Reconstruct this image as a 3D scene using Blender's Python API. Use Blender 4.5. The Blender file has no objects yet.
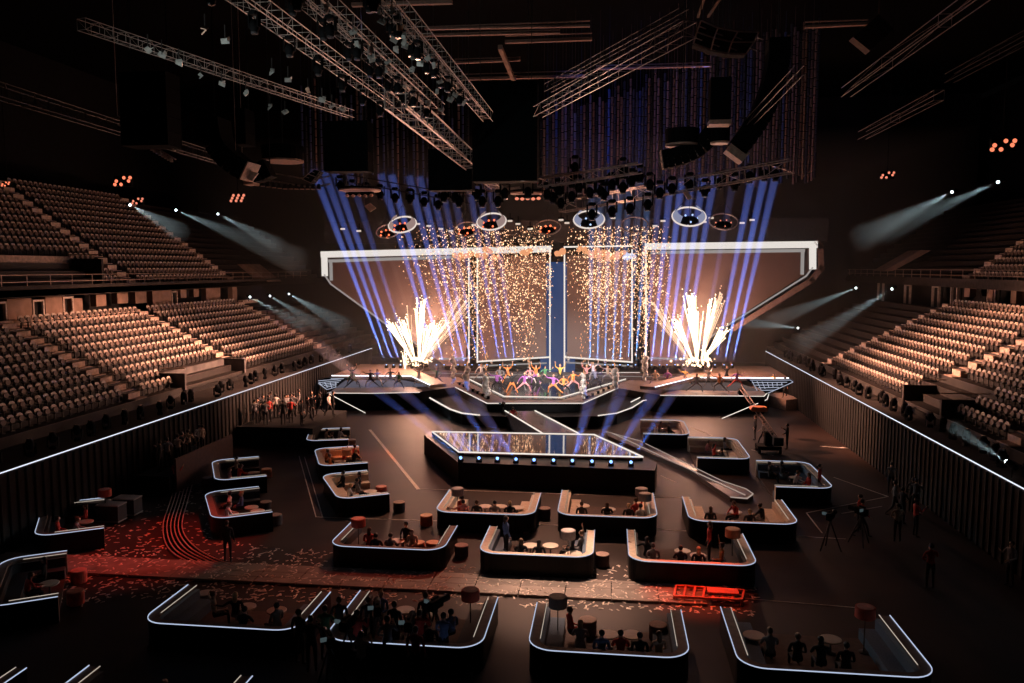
import bpy, bmesh, math, random
from mathutils import Vector, Matrix
rnd = random.Random(7)
C = bpy.context.scene.collection
sc = bpy.context.scene
PI = math.pi
# ------------------------------------------------------------------ camera
F = 796.0
YAW, PITCH, HC = math.radians(6.98), math.radians(5.27), 12.0
cd = bpy.data.cameras.new('camera'); cam = bpy.data.objects.new('camera', cd); C.objects.link(cam)
cd.sensor_width = 36; cd.lens = 36*F/1024; cd.clip_end = 600
cam.location = (0, 0, HC); cam.rotation_euler = (PI/2-PITCH, 0, YAW); sc.camera = cam
RM = cam.rotation_euler.to_matrix()
CP = Vector((0, 0, HC))
def ray(px, py): return RM @ Vector(((px-512)/F, -(py-341.5)/F, -1))
def G(px, py, h=0.0):
    d = ray(px, py); return CP + d*((h-HC)/d.z)
def V(px, py, Y):
    d = ray(px, py); return CP + d*(Y/d.y)
def proj(p):
    v = RM.transposed() @ (Vector(p)-CP)
    if v.z > -0.1: return (-999, -999, 0)
    return (512+F*v.x/-v.z, 341.5-F*v.y/-v.z, -v.z)
# ------------------------------------------------------------------ materials
def M(name, col, rough=.6, metal=0, var=.25, scale=6, bump=0, spec=.5, trans=0):
    m = bpy.data.materials.new(name); m.use_nodes = True; nt = m.node_tree; b = nt.nodes['Principled BSDF']
    b.inputs['Roughness'].default_value = rough; b.inputs['Metallic'].default_value = metal
    b.inputs['Specular IOR Level'].default_value = spec
    tc = nt.nodes.new('ShaderNodeTexCoord'); n = nt.nodes.new('ShaderNodeTexNoise'); n.inputs['Scale'].default_value = scale
    n.inputs['Detail'].default_value = 3
    nt.links.new(tc.outputs['Object'], n.inputs['Vector'])
    r = nt.nodes.new('ShaderNodeValToRGB'); nt.links.new(n.outputs['Fac'], r.inputs['Fac'])
    r.color_ramp.elements[0].position = .3; r.color_ramp.elements[1].position = .7
    r.color_ramp.elements[0].color = (*[c*(1-var) for c in col], 1); r.color_ramp.elements[1].color = (*[min(1, c*(1+var*.6)) for c in col], 1)
    nt.links.new(r.outputs['Color'], b.inputs['Base Color'])
    if bump:
        bp = nt.nodes.new('ShaderNodeBump'); bp.inputs['Strength'].default_value = bump
        nt.links.new(n.outputs['Fac'], bp.inputs['Height']); nt.links.new(bp.outputs['Normal'], b.inputs['Normal'])
    return m
def E(name, col, s):
    m = bpy.data.materials.new(name); m.use_nodes = True; nt = m.node_tree; nt.nodes.clear()
    o = nt.nodes.new('ShaderNodeOutputMaterial'); e = nt.nodes.new('ShaderNodeEmission')
    e.inputs[0].default_value = (*col, 1); e.inputs[1].default_value = s; nt.links.new(e.outputs[0], o.inputs[0])
    m.cycles.emission_sampling = 'NONE'
    return m
def haze_mat(name, d, an=0.0, col=(1, 1, 1)):
    m = bpy.data.materials.new(name); m.use_nodes = True; nt = m.node_tree; nt.nodes.clear()
    o = nt.nodes.new('ShaderNodeOutputMaterial'); v = nt.nodes.new('ShaderNodeVolumeScatter')
    v.inputs['Density'].default_value = d; v.inputs['Anisotropy'].default_value = an; v.inputs['Color'].default_value = (*col, 1)
    nt.links.new(v.outputs[0], o.inputs['Volume']); return m
black = M('matt black paint', (.006, .006, .007), .8, spec=.1)
blackgloss = M('black lacquer', (.006, .006, .008), .4, spec=.18)
steel = M('bare aluminium', (.62, .56, .53), .4, .6, .2, 20)
darksteel = M('dark steel', (.08, .075, .075), .45, .6)
concrete = M('dark painted concrete', (.045, .034, .03), .75, 0, .4, 3, .1)
terrace_m = M('terrace concrete', (.02, .015, .0135), .7, 0, .4, 2, .1)
stair_m = M('pale stair tread', (.72, .54, .44), .75, 0, .3, 5)
seat_m = M('cream moulded seat', (.70, .58, .50), .5, 0, .1, 10)
seat_pan_m = M('brown padded seat pan', (.2, .14, .115), .6, 0, .1, 10)
seat_dark = M('dark seat bracket', (.03, .025, .025), .5)
panel_m = M('tan plaster', (.42, .27, .2), .8, 0, .25, 1.5)
deck_m = M('stage decking', (.16, .12, .105), .35, 0, .3, 1.2)
deck_dark = M('dark glossy stage floor', (.022, .02, .024), .12, 0, .3, 1)
drape_m = M('black drape', (.008, .0065, .0065), .95, 0, .4, 3)
cream = M('cream upholstery', (.75, .58, .44), .7, 0, .15, 8)
sofa_dark = M('charcoal sofa fabric', (.05, .045, .05), .8, 0, .2, 20)
sofa_blue = M('slate blue sofa fabric', (.12, .17, .24), .8, 0, .2, 20)
tabletop_m = M('pale table top', (.75, .62, .5), .4, 0, .1, 5)
walk_m = M('tan walkway board', (.26, .2, .165), .5, 0, .35, 1.6)
scrap_m = M('cream paper scraps', (.85, .7, .6), .7)
led_w = E('white light strip', (.9, .92, 1), 2.6)
led_edge = E('perimeter strip', (.8, .85, 1), 1.1)
led_pod = E('cool white rim strip', (.62, .74, 1), .75)
led_dim = E('dim white strip', (.75, .8, 1), .55)
led_tape = M('white floor tape', (.8, .72, .64), .6)
led_warm = E('warm white strip', (1, .9, .8), .95)
led_frame = E('broad white border light', (1, .93, .86), .8)
led_frame2 = E('inner border light', (.95, .88, .84), .3)
# ------------------------------------------------------------------ mesh builder
class MB:
    def __init__(s): s.v = []; s.f = []; s.m = []
    def face(s, idx, mi=0): s.f.append(idx); s.m.append(mi)
    def add(s, vs, fs, mi=0):
        o = len(s.v); s.v += [Vector(v) for v in vs]
        for f in fs: s.f.append([i+o for i in f]); s.m.append(mi)
    def box(s, c, size, mi=0, rot=None):
        x, y, z = [a/2 for a in size]; c = Vector(c)
        vs = [Vector((i*x, j*y, k*z)) for k in (-1, 1) for j in (-1, 1) for i in (-1, 1)]
        if rot is not None: vs = [rot @ v for v in vs]
        s.add([c+v for v in vs], [(0, 2, 3, 1), (4, 5, 7, 6), (0, 1, 5, 4), (2, 6, 7, 3), (0, 4, 6, 2), (1, 3, 7, 5)], mi)
    def bbox(s, c, size, b, mi=0, rot=None):           # box with chamfered vertical-plane corners
        x, y, z = [a/2 for a in size]; c = Vector(c); b = min(b, x*.9, z*.9)
        p = [(-x+b, -z), (x-b, -z), (x, -z+b), (x, z-b), (x-b, z), (-x+b, z), (-x, z-b), (-x, -z+b)]
        vs = [Vector((a, -y, d)) for a, d in p]+[Vector((a, y, d)) for a, d in p]
        if rot is not None: vs = [rot @ v for v in vs]
        s.add([c+v for v in vs], [tuple(range(8)), tuple(range(15, 7, -1))]+[(i, i+8, (i+1) % 8+8, (i+1) % 8) for i in range(8)], mi)
    def bar(s, a, b, w, mi=0, n=4, w2=None):
        a, b = Vector(a), Vector(b); d = b-a
        if d.length < 1e-6: return
        q = d.to_track_quat('Z', 'Y'); w2 = w if w2 is None else w2
        vs = [a+q @ Vector((w*math.cos(2*PI*(i+.5)/n), w*math.sin(2*PI*(i+.5)/n), 0)) for i in range(n)]
        vs += [b+q @ Vector((w2*math.cos(2*PI*(i+.5)/n), w2*math.sin(2*PI*(i+.5)/n), 0)) for i in range(n)]
        s.add(vs, [(i, (i+1) % n, n+(i+1) % n, n+i) for i in range(n)]+[tuple(range(n-1, -1, -1)), tuple(range(n, 2*n))], mi)
    def path(s, pts, w, mi=0, n=4, closed=False):
        pts = [Vector(p) for p in pts]; m = len(pts)
        rng = range(m if closed else m-1)
        for i in rng: s.bar(pts[i], pts[(i+1) % m], w, mi, n)
    def flat(s, pts, w, z, h=.01, mi=0):               # a flat strip lying on a floor
        for a, b in zip(pts, pts[1:]):
            a, b = Vector(a), Vector(b); a.z = b.z = z; d = (b-a).normalized(); p = Vector((-d.y, d.x, 0))*w/2
            a2, b2 = a-d*w/2, b+d*w/2
            vs = [a2-p, b2-p, b2+p, a2+p]; vs += [v+Vector((0, 0, h)) for v in vs]
            s.add(vs, [(3, 2, 1, 0), (4, 5, 6, 7), (0, 1, 5, 4), (1, 2, 6, 5), (2, 3, 7, 6), (3, 0, 4, 7)], mi)
    def prism(s, poly, z0, z1, mi=0, top=None):
        n = len(poly); vs = [Vector((p[0], p[1], z0)) for p in poly]+[Vector((p[0], p[1], z1)) for p in poly]
        s.add(vs, [(i, (i+1) % n, n+(i+1) % n, n+i) for i in range(n)]+[tuple(range(n-1, -1, -1))], mi)
        s.add(vs[n:], [tuple(range(n))], mi if top is None else top)
    def slab(s, poly, thick, mi=0):                     # upright polygon of 3-d points, given thickness along +Y
        n = len(poly); vs = [Vector(p) for p in poly]+[Vector(p)+Vector((0, thick, 0)) for p in poly]
        s.add(vs, [(i, (i+1) % n, n+(i+1) % n, n+i) for i in range(n)]+[tuple(range(n-1, -1, -1)), tuple(range(n, 2*n))], mi)
    def lathe(s, prof, c=(0, 0, 0), n=14, mi=0):
        c = Vector(c); vs = []; fs = []
        for r, z in prof: vs += [c+Vector((r*math.cos(2*PI*i/n), r*math.sin(2*PI*i/n), z)) for i in range(n)]
        for k in range(len(prof)-1): fs += [(k*n+i, k*n+(i+1) % n, (k+1)*n+(i+1) % n, (k+1)*n+i) for i in range(n)]
        fs += [tuple(range(n-1, -1, -1)), tuple(range((len(prof)-1)*n, len(prof)*n))]
        s.add(vs, fs, mi)
    def ball(s, c, r, mi=0, n=8, k=6, rough=0):
        sx, sy, sz = (r, r, r) if not hasattr(r, '__len__') else r
        prof = []
        c = Vector(c); vs = []
        for j in range(k+1):
            t = PI*j/k
            for i in range(n):
                q = 1+rough*(rnd.random()-.5)*math.sin(t)
                vs.append(c+Vector((sx*q*math.sin(t)*math.cos(2*PI*i/n), sy*q*math.sin(t)*math.sin(2*PI*i/n), -sz*q*math.cos(t))))
        s.add(vs, [(j*n+i, j*n+(i+1) % n, (j+1)*n+(i+1) % n, (j+1)*n+i) for j in range(k) for i in range(n)], mi)
    def ring(s, c, R, r, q=None, mi=0, n=28, m=6, sq=1.0):
        c = Vector(c); q = q or Matrix.Identity(3); vs = []
        for i in range(n):
            a = 2*PI*i/n
            for j in range(m):
                b = 2*PI*j/m; vs.append(c+q @ Vector(((R+r*math.cos(b))*math.cos(a), (R+r*math.cos(b))*math.sin(a), r*sq*math.sin(b))))
        s.add(vs, [(i*m+j, ((i+1) % n)*m+j, ((i+1) % n)*m+(j+1) % m, i*m+(j+1) % m) for i in range(n) for j in range(m)], mi)
    def mesh(s, name, mats, smooth=False):
        me = bpy.data.meshes.new(name); me.from_pydata([tuple(v) for v in s.v], [], s.f)
        for m in (mats if isinstance(mats, (list, tuple)) else [mats]): me.materials.append(m)
        me.polygons.foreach_set('material_index', s.m)
        if smooth: me.polygons.foreach_set('use_smooth', [True]*len(s.f))
        bm = bmesh.new(); bm.from_mesh(me); bmesh.ops.recalc_face_normals(bm, faces=bm.faces); bm.to_mesh(me); bm.free()
        me.update(); return me
    def build(s, name, mats, parent=None, smooth=False, loc=None):
        return link(name, s.mesh(name, mats, smooth), parent, loc)
def link(name, me, parent=None, loc=None, rz=0):
    o = bpy.data.objects.new(name, me); C.objects.link(o)
    if parent is not None: o.parent = parent
    if loc is not None: o.location = loc
    if rz: o.rotation_euler = (0, 0, rz)
    return o
LABELS = {}
def tag(o, label, cat, group=None, kind=None):
    n = len(label.split())
    if not 4 <= n <= 16: print('LABEL LENGTH', n, label)
    if label in LABELS and (group is None or LABELS[label] != group): print('DUP LABEL', label)
    LABELS[label] = group
    o['label'] = label; o['category'] = cat
    if group: o['group'] = group
    if kind: o['kind'] = kind
    return o
def struct(o): o['kind'] = 'structure'; return o
def empty(name, loc=(0, 0, 0), rz=0):
    o = bpy.data.objects.new(name, None); C.objects.link(o); o.location = loc; o.rotation_euler = (0, 0, rz); return o
def copy_tree(o, parent=None):
    c = o.copy(); C.objects.link(c); c.parent = parent
    for ch in list(o.children): copy_tree(ch, c)
    return c
def lightspot(name, p, q, col, energy, deg, blend=.15, rad=.1):
    L = bpy.data.lights.new(name, 'SPOT'); L.energy = energy; L.color = col; L.spot_size = math.radians(deg); L.spot_blend = blend; L.shadow_soft_size = rad
    o = bpy.data.objects.new(name, L); C.objects.link(o); o.location = p
    o.rotation_euler = (Vector(q)-Vector(p)).to_track_quat('-Z', 'Y').to_euler(); return o
def lightpoint(name, p, col, energy, rad=.5):
    L = bpy.data.lights.new(name, 'POINT'); L.energy = energy; L.color = col; L.shadow_soft_size = rad
    o = bpy.data.objects.new(name, L); C.objects.link(o); o.location = p; return o
ORD = ['first', 'second', 'third', 'fourth', 'fifth', 'sixth', 'seventh', 'eighth', 'ninth', 'tenth', 'eleventh', 'twelfth', 'thirteenth', 'fourteenth', 'fifteenth', 'sixteenth', 'seventeenth', 'eighteenth', 'nineteenth', 'twentieth']+['twenty-%s' % w for w in ('first', 'second', 'third', 'fourth', 'fifth', 'sixth', 'seventh', 'eighth', 'ninth')]+['thirtieth']+['thirty-%s' % w for w in ('first', 'second', 'third', 'fourth', 'fifth', 'sixth', 'seventh', 'eighth', 'ninth')]+['fortieth']+['forty-%s' % w for w in ('first', 'second', 'third', 'fourth', 'fifth', 'sixth', 'seventh', 'eighth', 'ninth')]
# ------------------------------------------------------------------ the setting
fl = M('dark arena floor', (.036, .018, .013), .55, 0, .45, .35, .02, .3)
b = MB(); b.box((-6, 50, -.1), (100, 130, .2)); struct(b.build('floor', fl))
b = MB(); b.box((-6, 104, 16), (100, .4, 34)); struct(b.build('wall_back', M('back wall', (.009, .006, .0055), .9, 0, .3, .3)))
b = MB(); b.box((-56, 50, 16), (.4, 130, 34)); struct(b.build('wall_left', drape_m))
b = MB(); b.box((46, 50, 16), (.4, 130, 34)); struct(b.build('wall_right', drape_m))
b = MB(); b.box((-6, 50, 33), (100, 130, .4)); struct(b.build('ceiling', M('black roof deck', (.004, .0035, .0035), .95, spec=.1)))
# perimeter walls of the arena floor, with the light strip on top
WL = lambda Y: -25.1
def wallside(name, xf, y0, y1, side):
    b = MB(); n = 24
    for i in range(n):
        a, c = y0+(y1-y0)*i/n, y0+(y1-y0)*(i+1)/n
        xa, xc = xf(a), xf(c); t = side*.25
        b.prism([(xa, a), (xc, c), (xc+t, c), (xa+t, a)], 0, 3.45)
        # pleats of the drape that covers it
        for k in range(5):
            yy = a+(c-a)*(k+.5)/5; b.bar((xf(yy)-side*.03, yy, 0), (xf(yy)-side*.03, yy, 3.4), 0.05, 0, 5)
    o = struct(b.build(name, M(name+' drape', (.007, .005, .0045), .85, 0, .3, 2)))
    b = MB(); b.path([(xf(y0+(y1-y0)*i/n)-side*.02, y0+(y1-y0)*i/n, 3.5) for i in range(n+1)], .03)
    return o, b
o, b = wallside('wall_floor_left', WL, 20, 82, -1)
b.build('light_strip', led_edge, o)
o, b = wallside('wall_floor_right', lambda Y: 16.0, 18, 84, 1)
b.build('light_strip', led_edge, o)
# ------------------------------------------------------------------ stands
# each: side, front x, front z, tread, rise, rows, y range, aisles, gap
SEATS = []
def stand(nm, side, x0, z0, tread, rise, rows, y0, y1, aisles, pitch, seat_from, seat_to, extra=None, skip=()):
    b = MB(); st = MB()
    for r in range(rows):
        xa = x0+side*tread*r; z = z0+rise*r
        xb = xa+side*tread
        th = 1.8 if 'lower' in nm else .5
        b.box(((xa+xb)/2, (y0+y1)/2, z-th/2), (tread, y1-y0, th))
        b.bar((xa, y0, z+.0), (xa, y1, z+.0), .02, 1)
        for ay in aisles:
            if any(k0 <= ay <= k1 and r < kr for k0, k1, kr in skip): continue
            st.box((xa+side*tread*.5, ay, z+.03), (tread*.96, 1.2, .06))
            st.box((xa+side*tread*.78, ay, z+rise*.42), (tread*.44, 1.2, rise*.84))
        row = []
        y = max(y0+.5, seat_from)
        while y < min(y1-.3, seat_to):
            if all(abs(y-a) > .85 for a in aisles) and not any(k0 <= y <= k1 and r < kr for k0, k1, kr in skip):
                row.append(y)
            y += pitch
        for k, y in enumerate(row): SEATS.append((nm, side, r, Vector((xa+side*tread*.62, y, z)), aisles, rows))
    struct(b.build('floor_terrace_'+nm, [terrace_m, M('row edge', (.06, .04, .033), .5)]))
    struct(st.build('floor_stairs_'+nm, stair_m))
stand('left_lower', -1, -28.6, 3.95, .9, .465, 10, 16, 78, [31.5, 45.5, 60, 77.2], .62, 20, 77, skip=[(50, 60.3, 2)])
stand('right_lower', 1, 18.0, 3.95, .9, .47, 11, 16, 90, [38.5, 51.5, 69.6], .62, 26, 69, skip=[(45, 51.8, 3)])
stand('left_upper', -1, -38.4, 10.6, .8, .58, 15, 20, 104, [44, 61, 78.2], .62, 40, 77.6, skip=[(38, 57, 4)])
stand('right_upper', 1, 29.2, 10.9, .8, .57, 15, 20, 104, [50, 71], .62, 44, 104, skip=[(71.8, 110, 99)])
# seat mesh: rounded back shell on a pedestal, folded seat pan in front (faces +X)
def seat_mesh():
    b = MB(); rot = Matrix.Rotation(PI/2, 3, 'Z') @ Matrix.Rotation(0, 3, 'X')
    tilt = Matrix.Rotation(math.radians(-10), 3, 'Y')
    b.bbox((-.16, 0, .66), (.44, .05, .34), .1, 0, tilt @ Matrix.Rotation(PI/2, 3, 'Z'))
    b.box((-.12, 0, .2), (.06, .06, .4), 1); b.box((-.05, 0, .38), (.2, .34, .04), 1); b.box((-.1, 0, .02), (.16, .3, .03), 1)
    return b
def pan_mesh():
    b = MB(); b.bbox((-.05, 0, .56), (.36, .06, .28), .09, 0, Matrix.Rotation(math.radians(-6), 3, 'Y') @ Matrix.Rotation(PI/2, 3, 'Z'))
    return b
sm = seat_mesh(); pm = pan_mesh(); sm_me = sm.mesh('arena_seat', [seat_m, seat_dark]); pm_me = pm.mesh('seat_pan', seat_pan_m)
def seat_key(t):
    px, py, d = proj(t[3]+Vector((0, 0, .6)))
    vis = -4 < px < 1028 and -4 < py < 640
    return (0 if vis else 1, d)
SEATS.sort(key=seat_key)
nearest = SEATS[:300]; rest = SEATS[300:]
NMS = {'left_lower': 'left lower stand', 'right_lower': 'right lower stand', 'left_upper': 'left balcony', 'right_upper': 'right balcony'}
for nm, side, r, p, aisles, rows in nearest:
    rz = 0 if side < 0 else PI
    o = link('arena_seat', sm_me, None, p, rz); link('seat_pan', pm_me, o)
    k = sum(1 for a in aisles if a < p.y)
    sect = 'before the first aisle' if k == 0 else 'past %s aisle' % ORD[k-1]
    lab = 'empty cream seat, %s row up, %s, %s' % (ORD[r], NMS[nm], sect)
    tag(o, lab, 'seat', 'empty cream seats, row %s of %s %s' % (ORD[r], NMS[nm], sect))
b = MB()
for nm, side, r, p, aisles, rows in rest:
    px, py, d = proj(p)
    if px < -30 or px > 1054: continue
    rt = Matrix.Rotation(0 if side < 0 else PI, 3, 'Z')
    for src, dm in ((sm, 0), (pm, 2)):
        o0 = len(b.v); b.v += [p+rt @ v for v in src.v]; b.f += [[i+o0 for i in f] for f in src.f]; b.m += [i+dm for i in src.m]
tag(b.build('stand_seats', [seat_m, seat_dark, seat_pan_m]), 'rows of empty cream folding seats filling the farther stands and balconies', 'seats', kind='stuff')
# parapets, cap rails, balcony fronts and the wall between the tiers
def cap(nm, x, z, y0, y1, w=.5):
    b = MB(); b.box((x, (y0+y1)/2, z), (w, y1-y0, .35)); struct(b.build('trim_'+nm, stair_m))
cap('cap_left_near', -37.9, 8.5, 34, 60.2); cap('cap_left_far', -37.9, 8.5, 62, 76); cap('cap_left_end', -37.9, 8.5, 78.4, 82)
cap('cap_right', 28.2, 9.1, 40, 69); 
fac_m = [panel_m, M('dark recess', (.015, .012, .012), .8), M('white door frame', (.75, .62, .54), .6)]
def facade(name, x, side, z0, z1, y0, y1, solid, frames, zf):
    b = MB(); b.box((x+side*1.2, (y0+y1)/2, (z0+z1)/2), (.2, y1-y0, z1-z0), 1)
    for a, c, za, zb in solid: b.box((x, (a+c)/2, (za+zb)/2), (.5, c-a, zb-za), 0)
    o = struct(b.build(name, fac_m))
    n = 0
    for a, w, za, zb in frames:
        n += 1; d = MB(); t = .13
        d.box((x-side*.2, a-w/2, (za+zb)/2), (.2, t, zb-za), 0); d.box((x-side*.2, a+w/2, (za+zb)/2), (.2, t, zb-za), 0); d.box((x-side*.2, a, zb), (.2, w+t, t), 0)
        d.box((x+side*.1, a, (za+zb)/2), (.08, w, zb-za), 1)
        q = struct(d.build('door_%d' % (zf+n), [fac_m[2], fac_m[1]]))
rr = random.Random(3)
sol = [(58.6, 60.0, 9.2, 10.2), (61, 62.6, 9.1, 10.3), (63.5, 66.5, 8.2, 10.4), (68, 69, 9.3, 10.3), (72.6, 75.4, 8.2, 10.3), (70.3, 71.2, 9.3, 10.3), (50.5, 52.5, 8.3, 10.2), (47, 49.2, 7.8, 10), (53.2, 54.4, 8.4, 9.8), (43.8, 46, 7.8, 10), (56, 57.2, 9.1, 10), (40.5, 42.4, 7.8, 10), (78, 79, 8.4, 10.2)]
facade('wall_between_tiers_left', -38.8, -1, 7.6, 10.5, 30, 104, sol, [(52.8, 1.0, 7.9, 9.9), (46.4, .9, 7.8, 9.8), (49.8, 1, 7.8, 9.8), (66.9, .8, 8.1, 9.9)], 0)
sol = [(70, 71, 9.6, 10.4), (66, 67, 9.4, 10.3), (62.4, 63.2, 9.4, 10.4), (59, 60.4, 9.4, 10.4), (56, 57, 9.3, 10.4), (52.6, 54, 9.2, 10.2)]
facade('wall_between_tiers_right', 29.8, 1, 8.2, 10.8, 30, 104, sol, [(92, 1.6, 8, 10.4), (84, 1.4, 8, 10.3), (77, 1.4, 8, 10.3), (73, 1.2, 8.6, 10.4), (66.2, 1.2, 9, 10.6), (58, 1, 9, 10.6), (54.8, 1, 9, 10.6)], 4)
def balcony(nm, x, side, z, y0, y1):
    b = MB(); b.box((x, (y0+y1)/2, z-.25), (1.4, y1-y0, .5)); b.box((x-side*.65, (y0+y1)/2, z-.1), (.1, y1-y0, .7))
    for h in (.5, .95): b.bar((x-side*.65, y0, z+h), (x-side*.65, y1, z+h), .03, 1, 6)
    y = y0
    while y < y1: b.bar((x-side*.65, y, z), (x-side*.65, y, z+.95), .03, 1, 6); y += 2.2
    struct(b.build('trim_balcony_'+nm, [concrete, M('handrail '+nm, (.45, .32, .26), .4, .4)]))
balcony('left', -38.2, -1, 10.6, 30, 96); balcony('right', 29.0, 1, 10.9, 40, 100)
# vomitory parapets: boxed openings cut in the stands
def vomitory(nm, side, x0, x1, y0, y1, z0, z1, m=concrete, lintel=None):
    b = MB(); xa, xb = sorted((x0, x1)); t = .22
    for y in (y0, y1): b.box(((xa+xb)/2, y, (z0+z1)/2), (xb-xa, t, z1-z0))
    b.box((x1, (y0+y1)/2, (z0+z1)/2), (t, y1-y0, z1-z0))
    b.box(((xa+xb)/2, (y0+y1)/2, z0-.2), (xb-xa, y1-y0, .3), 1)
    for y in (y0, y1): b.bar((x0, y, z1+.35), (x1, y, z1+.35), .03, 2, 6)
    if lintel: b.box((x1-side*.1, (y0+y1)/2, z1-.1), (.5, y1-y0, .55), 2)
    struct(b.build('wall_vomitory_'+nm, [m, drape_m, stair_m]))
vomitory('left_lower', -1, -28.4, -30.2, 50.3, 59.2, 3.8, 4.9, M('scuffed grey parapet', (.12, .11, .11), .8, 0, .5, 1))
vomitory('right_lower', 1, 17.9, 20.4, 45.2, 50.8, 3.8, 4.9)
vomitory('left_upper', -1, -38.6, -41.4, 38, 57, 10.5, 12.7, concrete, True)
# slanted parapets far up in the balconies
for nm, s, pts in (('left', -1, [(237, 264), (246, 264), (269, 282), (258, 282)]), ('right', 1, [(921, 250), (931, 250.5), (893, 271), (884, 271)])):
    b = MB(); b.slab([V(x, y, 84) for x, y in pts], 3.5); struct(b.build('trim_parapet_'+nm, panel_m))
# folded retractable stands beyond the seating
def folded(nm, side, x0, z0, y0, y1, rows, rise, tread):
    t = empty('folded_stand', (x0, (y0+y1)/2, z0-2.5))
    for r in range(rows):
        b = MB(); L = (y1-y0)
        n = 5
        for k in range(n):
            b.box((side*tread*(r+.5), -L/2+L*(k+.5)/n, .9+rise*r+.12*rr.random()), (tread*.96, L/n-.35, 1.9+rise*0), 0, Matrix.Rotation(.05*(rr.random()-.5), 3, 'Y'))
        b.box((side*tread*(r+.5), 0, .6+rise*r), (tread, L, 1.3), 1)
        b.build('tier', [M('brown seat cover', (.15, .095, .075), .7, 0, .3, 1), terrace_m], t)
    tag(t, 'brown covered folded tiers of the %s lower stand near the stage' % nm, 'stand')
folded('left', -1, -28.5, 3.9, 78.4, 96, 10, .46, .9); folded('right', 1, 17.6, 3.9, 70.5, 92, 11, .46, .9)
# ------------------------------------------------------------------ main stage
def PG(pts, h): return [G(x, y, h) for x, y in pts]
H = 1.5
front = PG([(327.5, 393), (372, 393), (420, 392), (455, 387), (487, 403), (583, 403), (618, 388), (660, 395), (764, 396), (769, 391)], H)
poly = front+[Vector((15.4, 86, 0)), Vector((-24.6, 86, 0)), Vector((-24.2, 72, 0))]
t = empty('main_stage', (-5, 74, 0)); off = Vector((-5, 74, 0))
def loc(pts, o=off): return [Vector(p)-o for p in pts]
b = MB(); b.prism(loc(poly), 0, H, 0, 1); b.build('platform', [black, deck_m], t)
# curved low apron
ap = PG([(412, 393), (426, 396), (440, 404), (450, 409.5), (462, 413.5), (480, 415.5), (520, 417), (560, 417), (598, 416), (617, 413.5), (632, 408), (643, 401), (664, 397)], .85)
b = MB(); b.prism(loc(ap), 0, .85, 0, 0); b.build('apron', [blackgloss], t)
b = MB(); b.path([p-off+Vector((0, 0, .03)) for p in ap[:6]], .07); b.path([p-off+Vector((0, 0, .03)) for p in ap[8:]], .05)
a2 = PG([(631, 402), (641, 397), (662, 394.5)], 1.0); b.path([p-off for p in a2], .05)
b.build('apron_light_strip', led_warm, t)
# central dark floor with lit outline
cen = PG([(456, 376), (503, 399), (562, 400), (640, 377), (600, 369), (500, 369)], H)
b = MB(); b.prism(loc(cen), H, H+.06, 0, 0); b.build('centre_floor', deck_dark, t)
b = MB()
Z1 = Vector((0, 0, .1))
b.path([p-off+Z1 for p in PG([(461, 376), (504, 397.5), (561, 398.5), (636, 377)], H)], .045)
b.path([p-off+Z1 for p in PG([(455, 373.5), (640, 373.5)], H)], .04)
b.path([p-off+Z1 for p in PG([(470, 378), (628, 378)], H)], .03)
b.path([p-off for p in PG([(455, 387), (487, 403.3), (583, 403.3), (618, 388)], H)], .045)
b.path([p-off for p in PG([(327.5, 393), (372, 393.3), (420, 392.3)], H)], .035)
b.path([p-off for p in PG([(660, 395.3), (764, 396.3), (769, 391), (765, 385)], H)], .035)
b.path([G(327.5, 393, H)-off, G(365.4, 413, .05)-off], .035)
b.path([G(769, 394, H)-off, G(767, 399.5, 1.1)-off, G(722, 418.5, .05)-off], .035)
b.build('edge_light_strip', led_warm, t)
# footlights on the slanted ledges
b = MB()
for a, c in (((458, 384), (488, 399)), ((584, 400), (618, 385))):
    A, B = G(*a, H), G(*c, H)
    for k in range(14):
        p = A.lerp(B, k/13)-off; b.box(p+Vector((0, 0, .12)), (.25, .2, .22), k % 2)
b.build('footlight_row', [M('tan footlight cover', (.5, .36, .26), .6), black], t)
# wing walkways: dim LED floors
for nm, q in (('left', [(336, 388), (346, 380.5), (404, 380.5), (430, 386.5)]), ('right', [(664, 390), (676, 383), (738, 383), (760, 391)])):
    b = MB(); b.prism(loc(PG(q, H)), H, H+.04); b.build('walkway_screen', E('pale blue floor screen '+nm, (.34, .32, .42) if nm == 'left' else (.36, .26, .25), .28), t)
# raised decks on both wings
for nm, q in (('left', [(326, 375.5), (357, 364.2), (404, 364.2), (446, 383.5), (430, 385), (411, 376)]), ('right', [(793, 378), (779, 366), (722, 366), (640, 386), (655, 387), (694, 377.5)])):
    h2 = 2.25
    P = PG(q, h2); b = MB(); b.prism(P, h2-.28, h2)
    for p in P[:2]+P[2:3]: b.bar(p-Vector((0, 0, h2-H)), p, .12)
    b2 = MB(); b2.path([P[0]+Vector((0, -.05, 0)), P[-1]+Vector((0, -.05, 0))], .05); b2.path([P[-1], P[-2]], .04)
    base = (P[0]+P[3])/2; base.z = H+.04
    d = empty('raised_deck', base)
    b.v = [v-base for v in b.v]; b2.v = [v-base for v in b2.v]
    b.build('deck', M('warm stage deck '+nm, (.34, .235, .185), .5, 0, .2, .8), d); b2.build('edge_light', led_w, d)
    tag(d, 'pale raised deck on the %s wing of the stage with a lit edge' % nm, 'stage deck')
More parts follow.
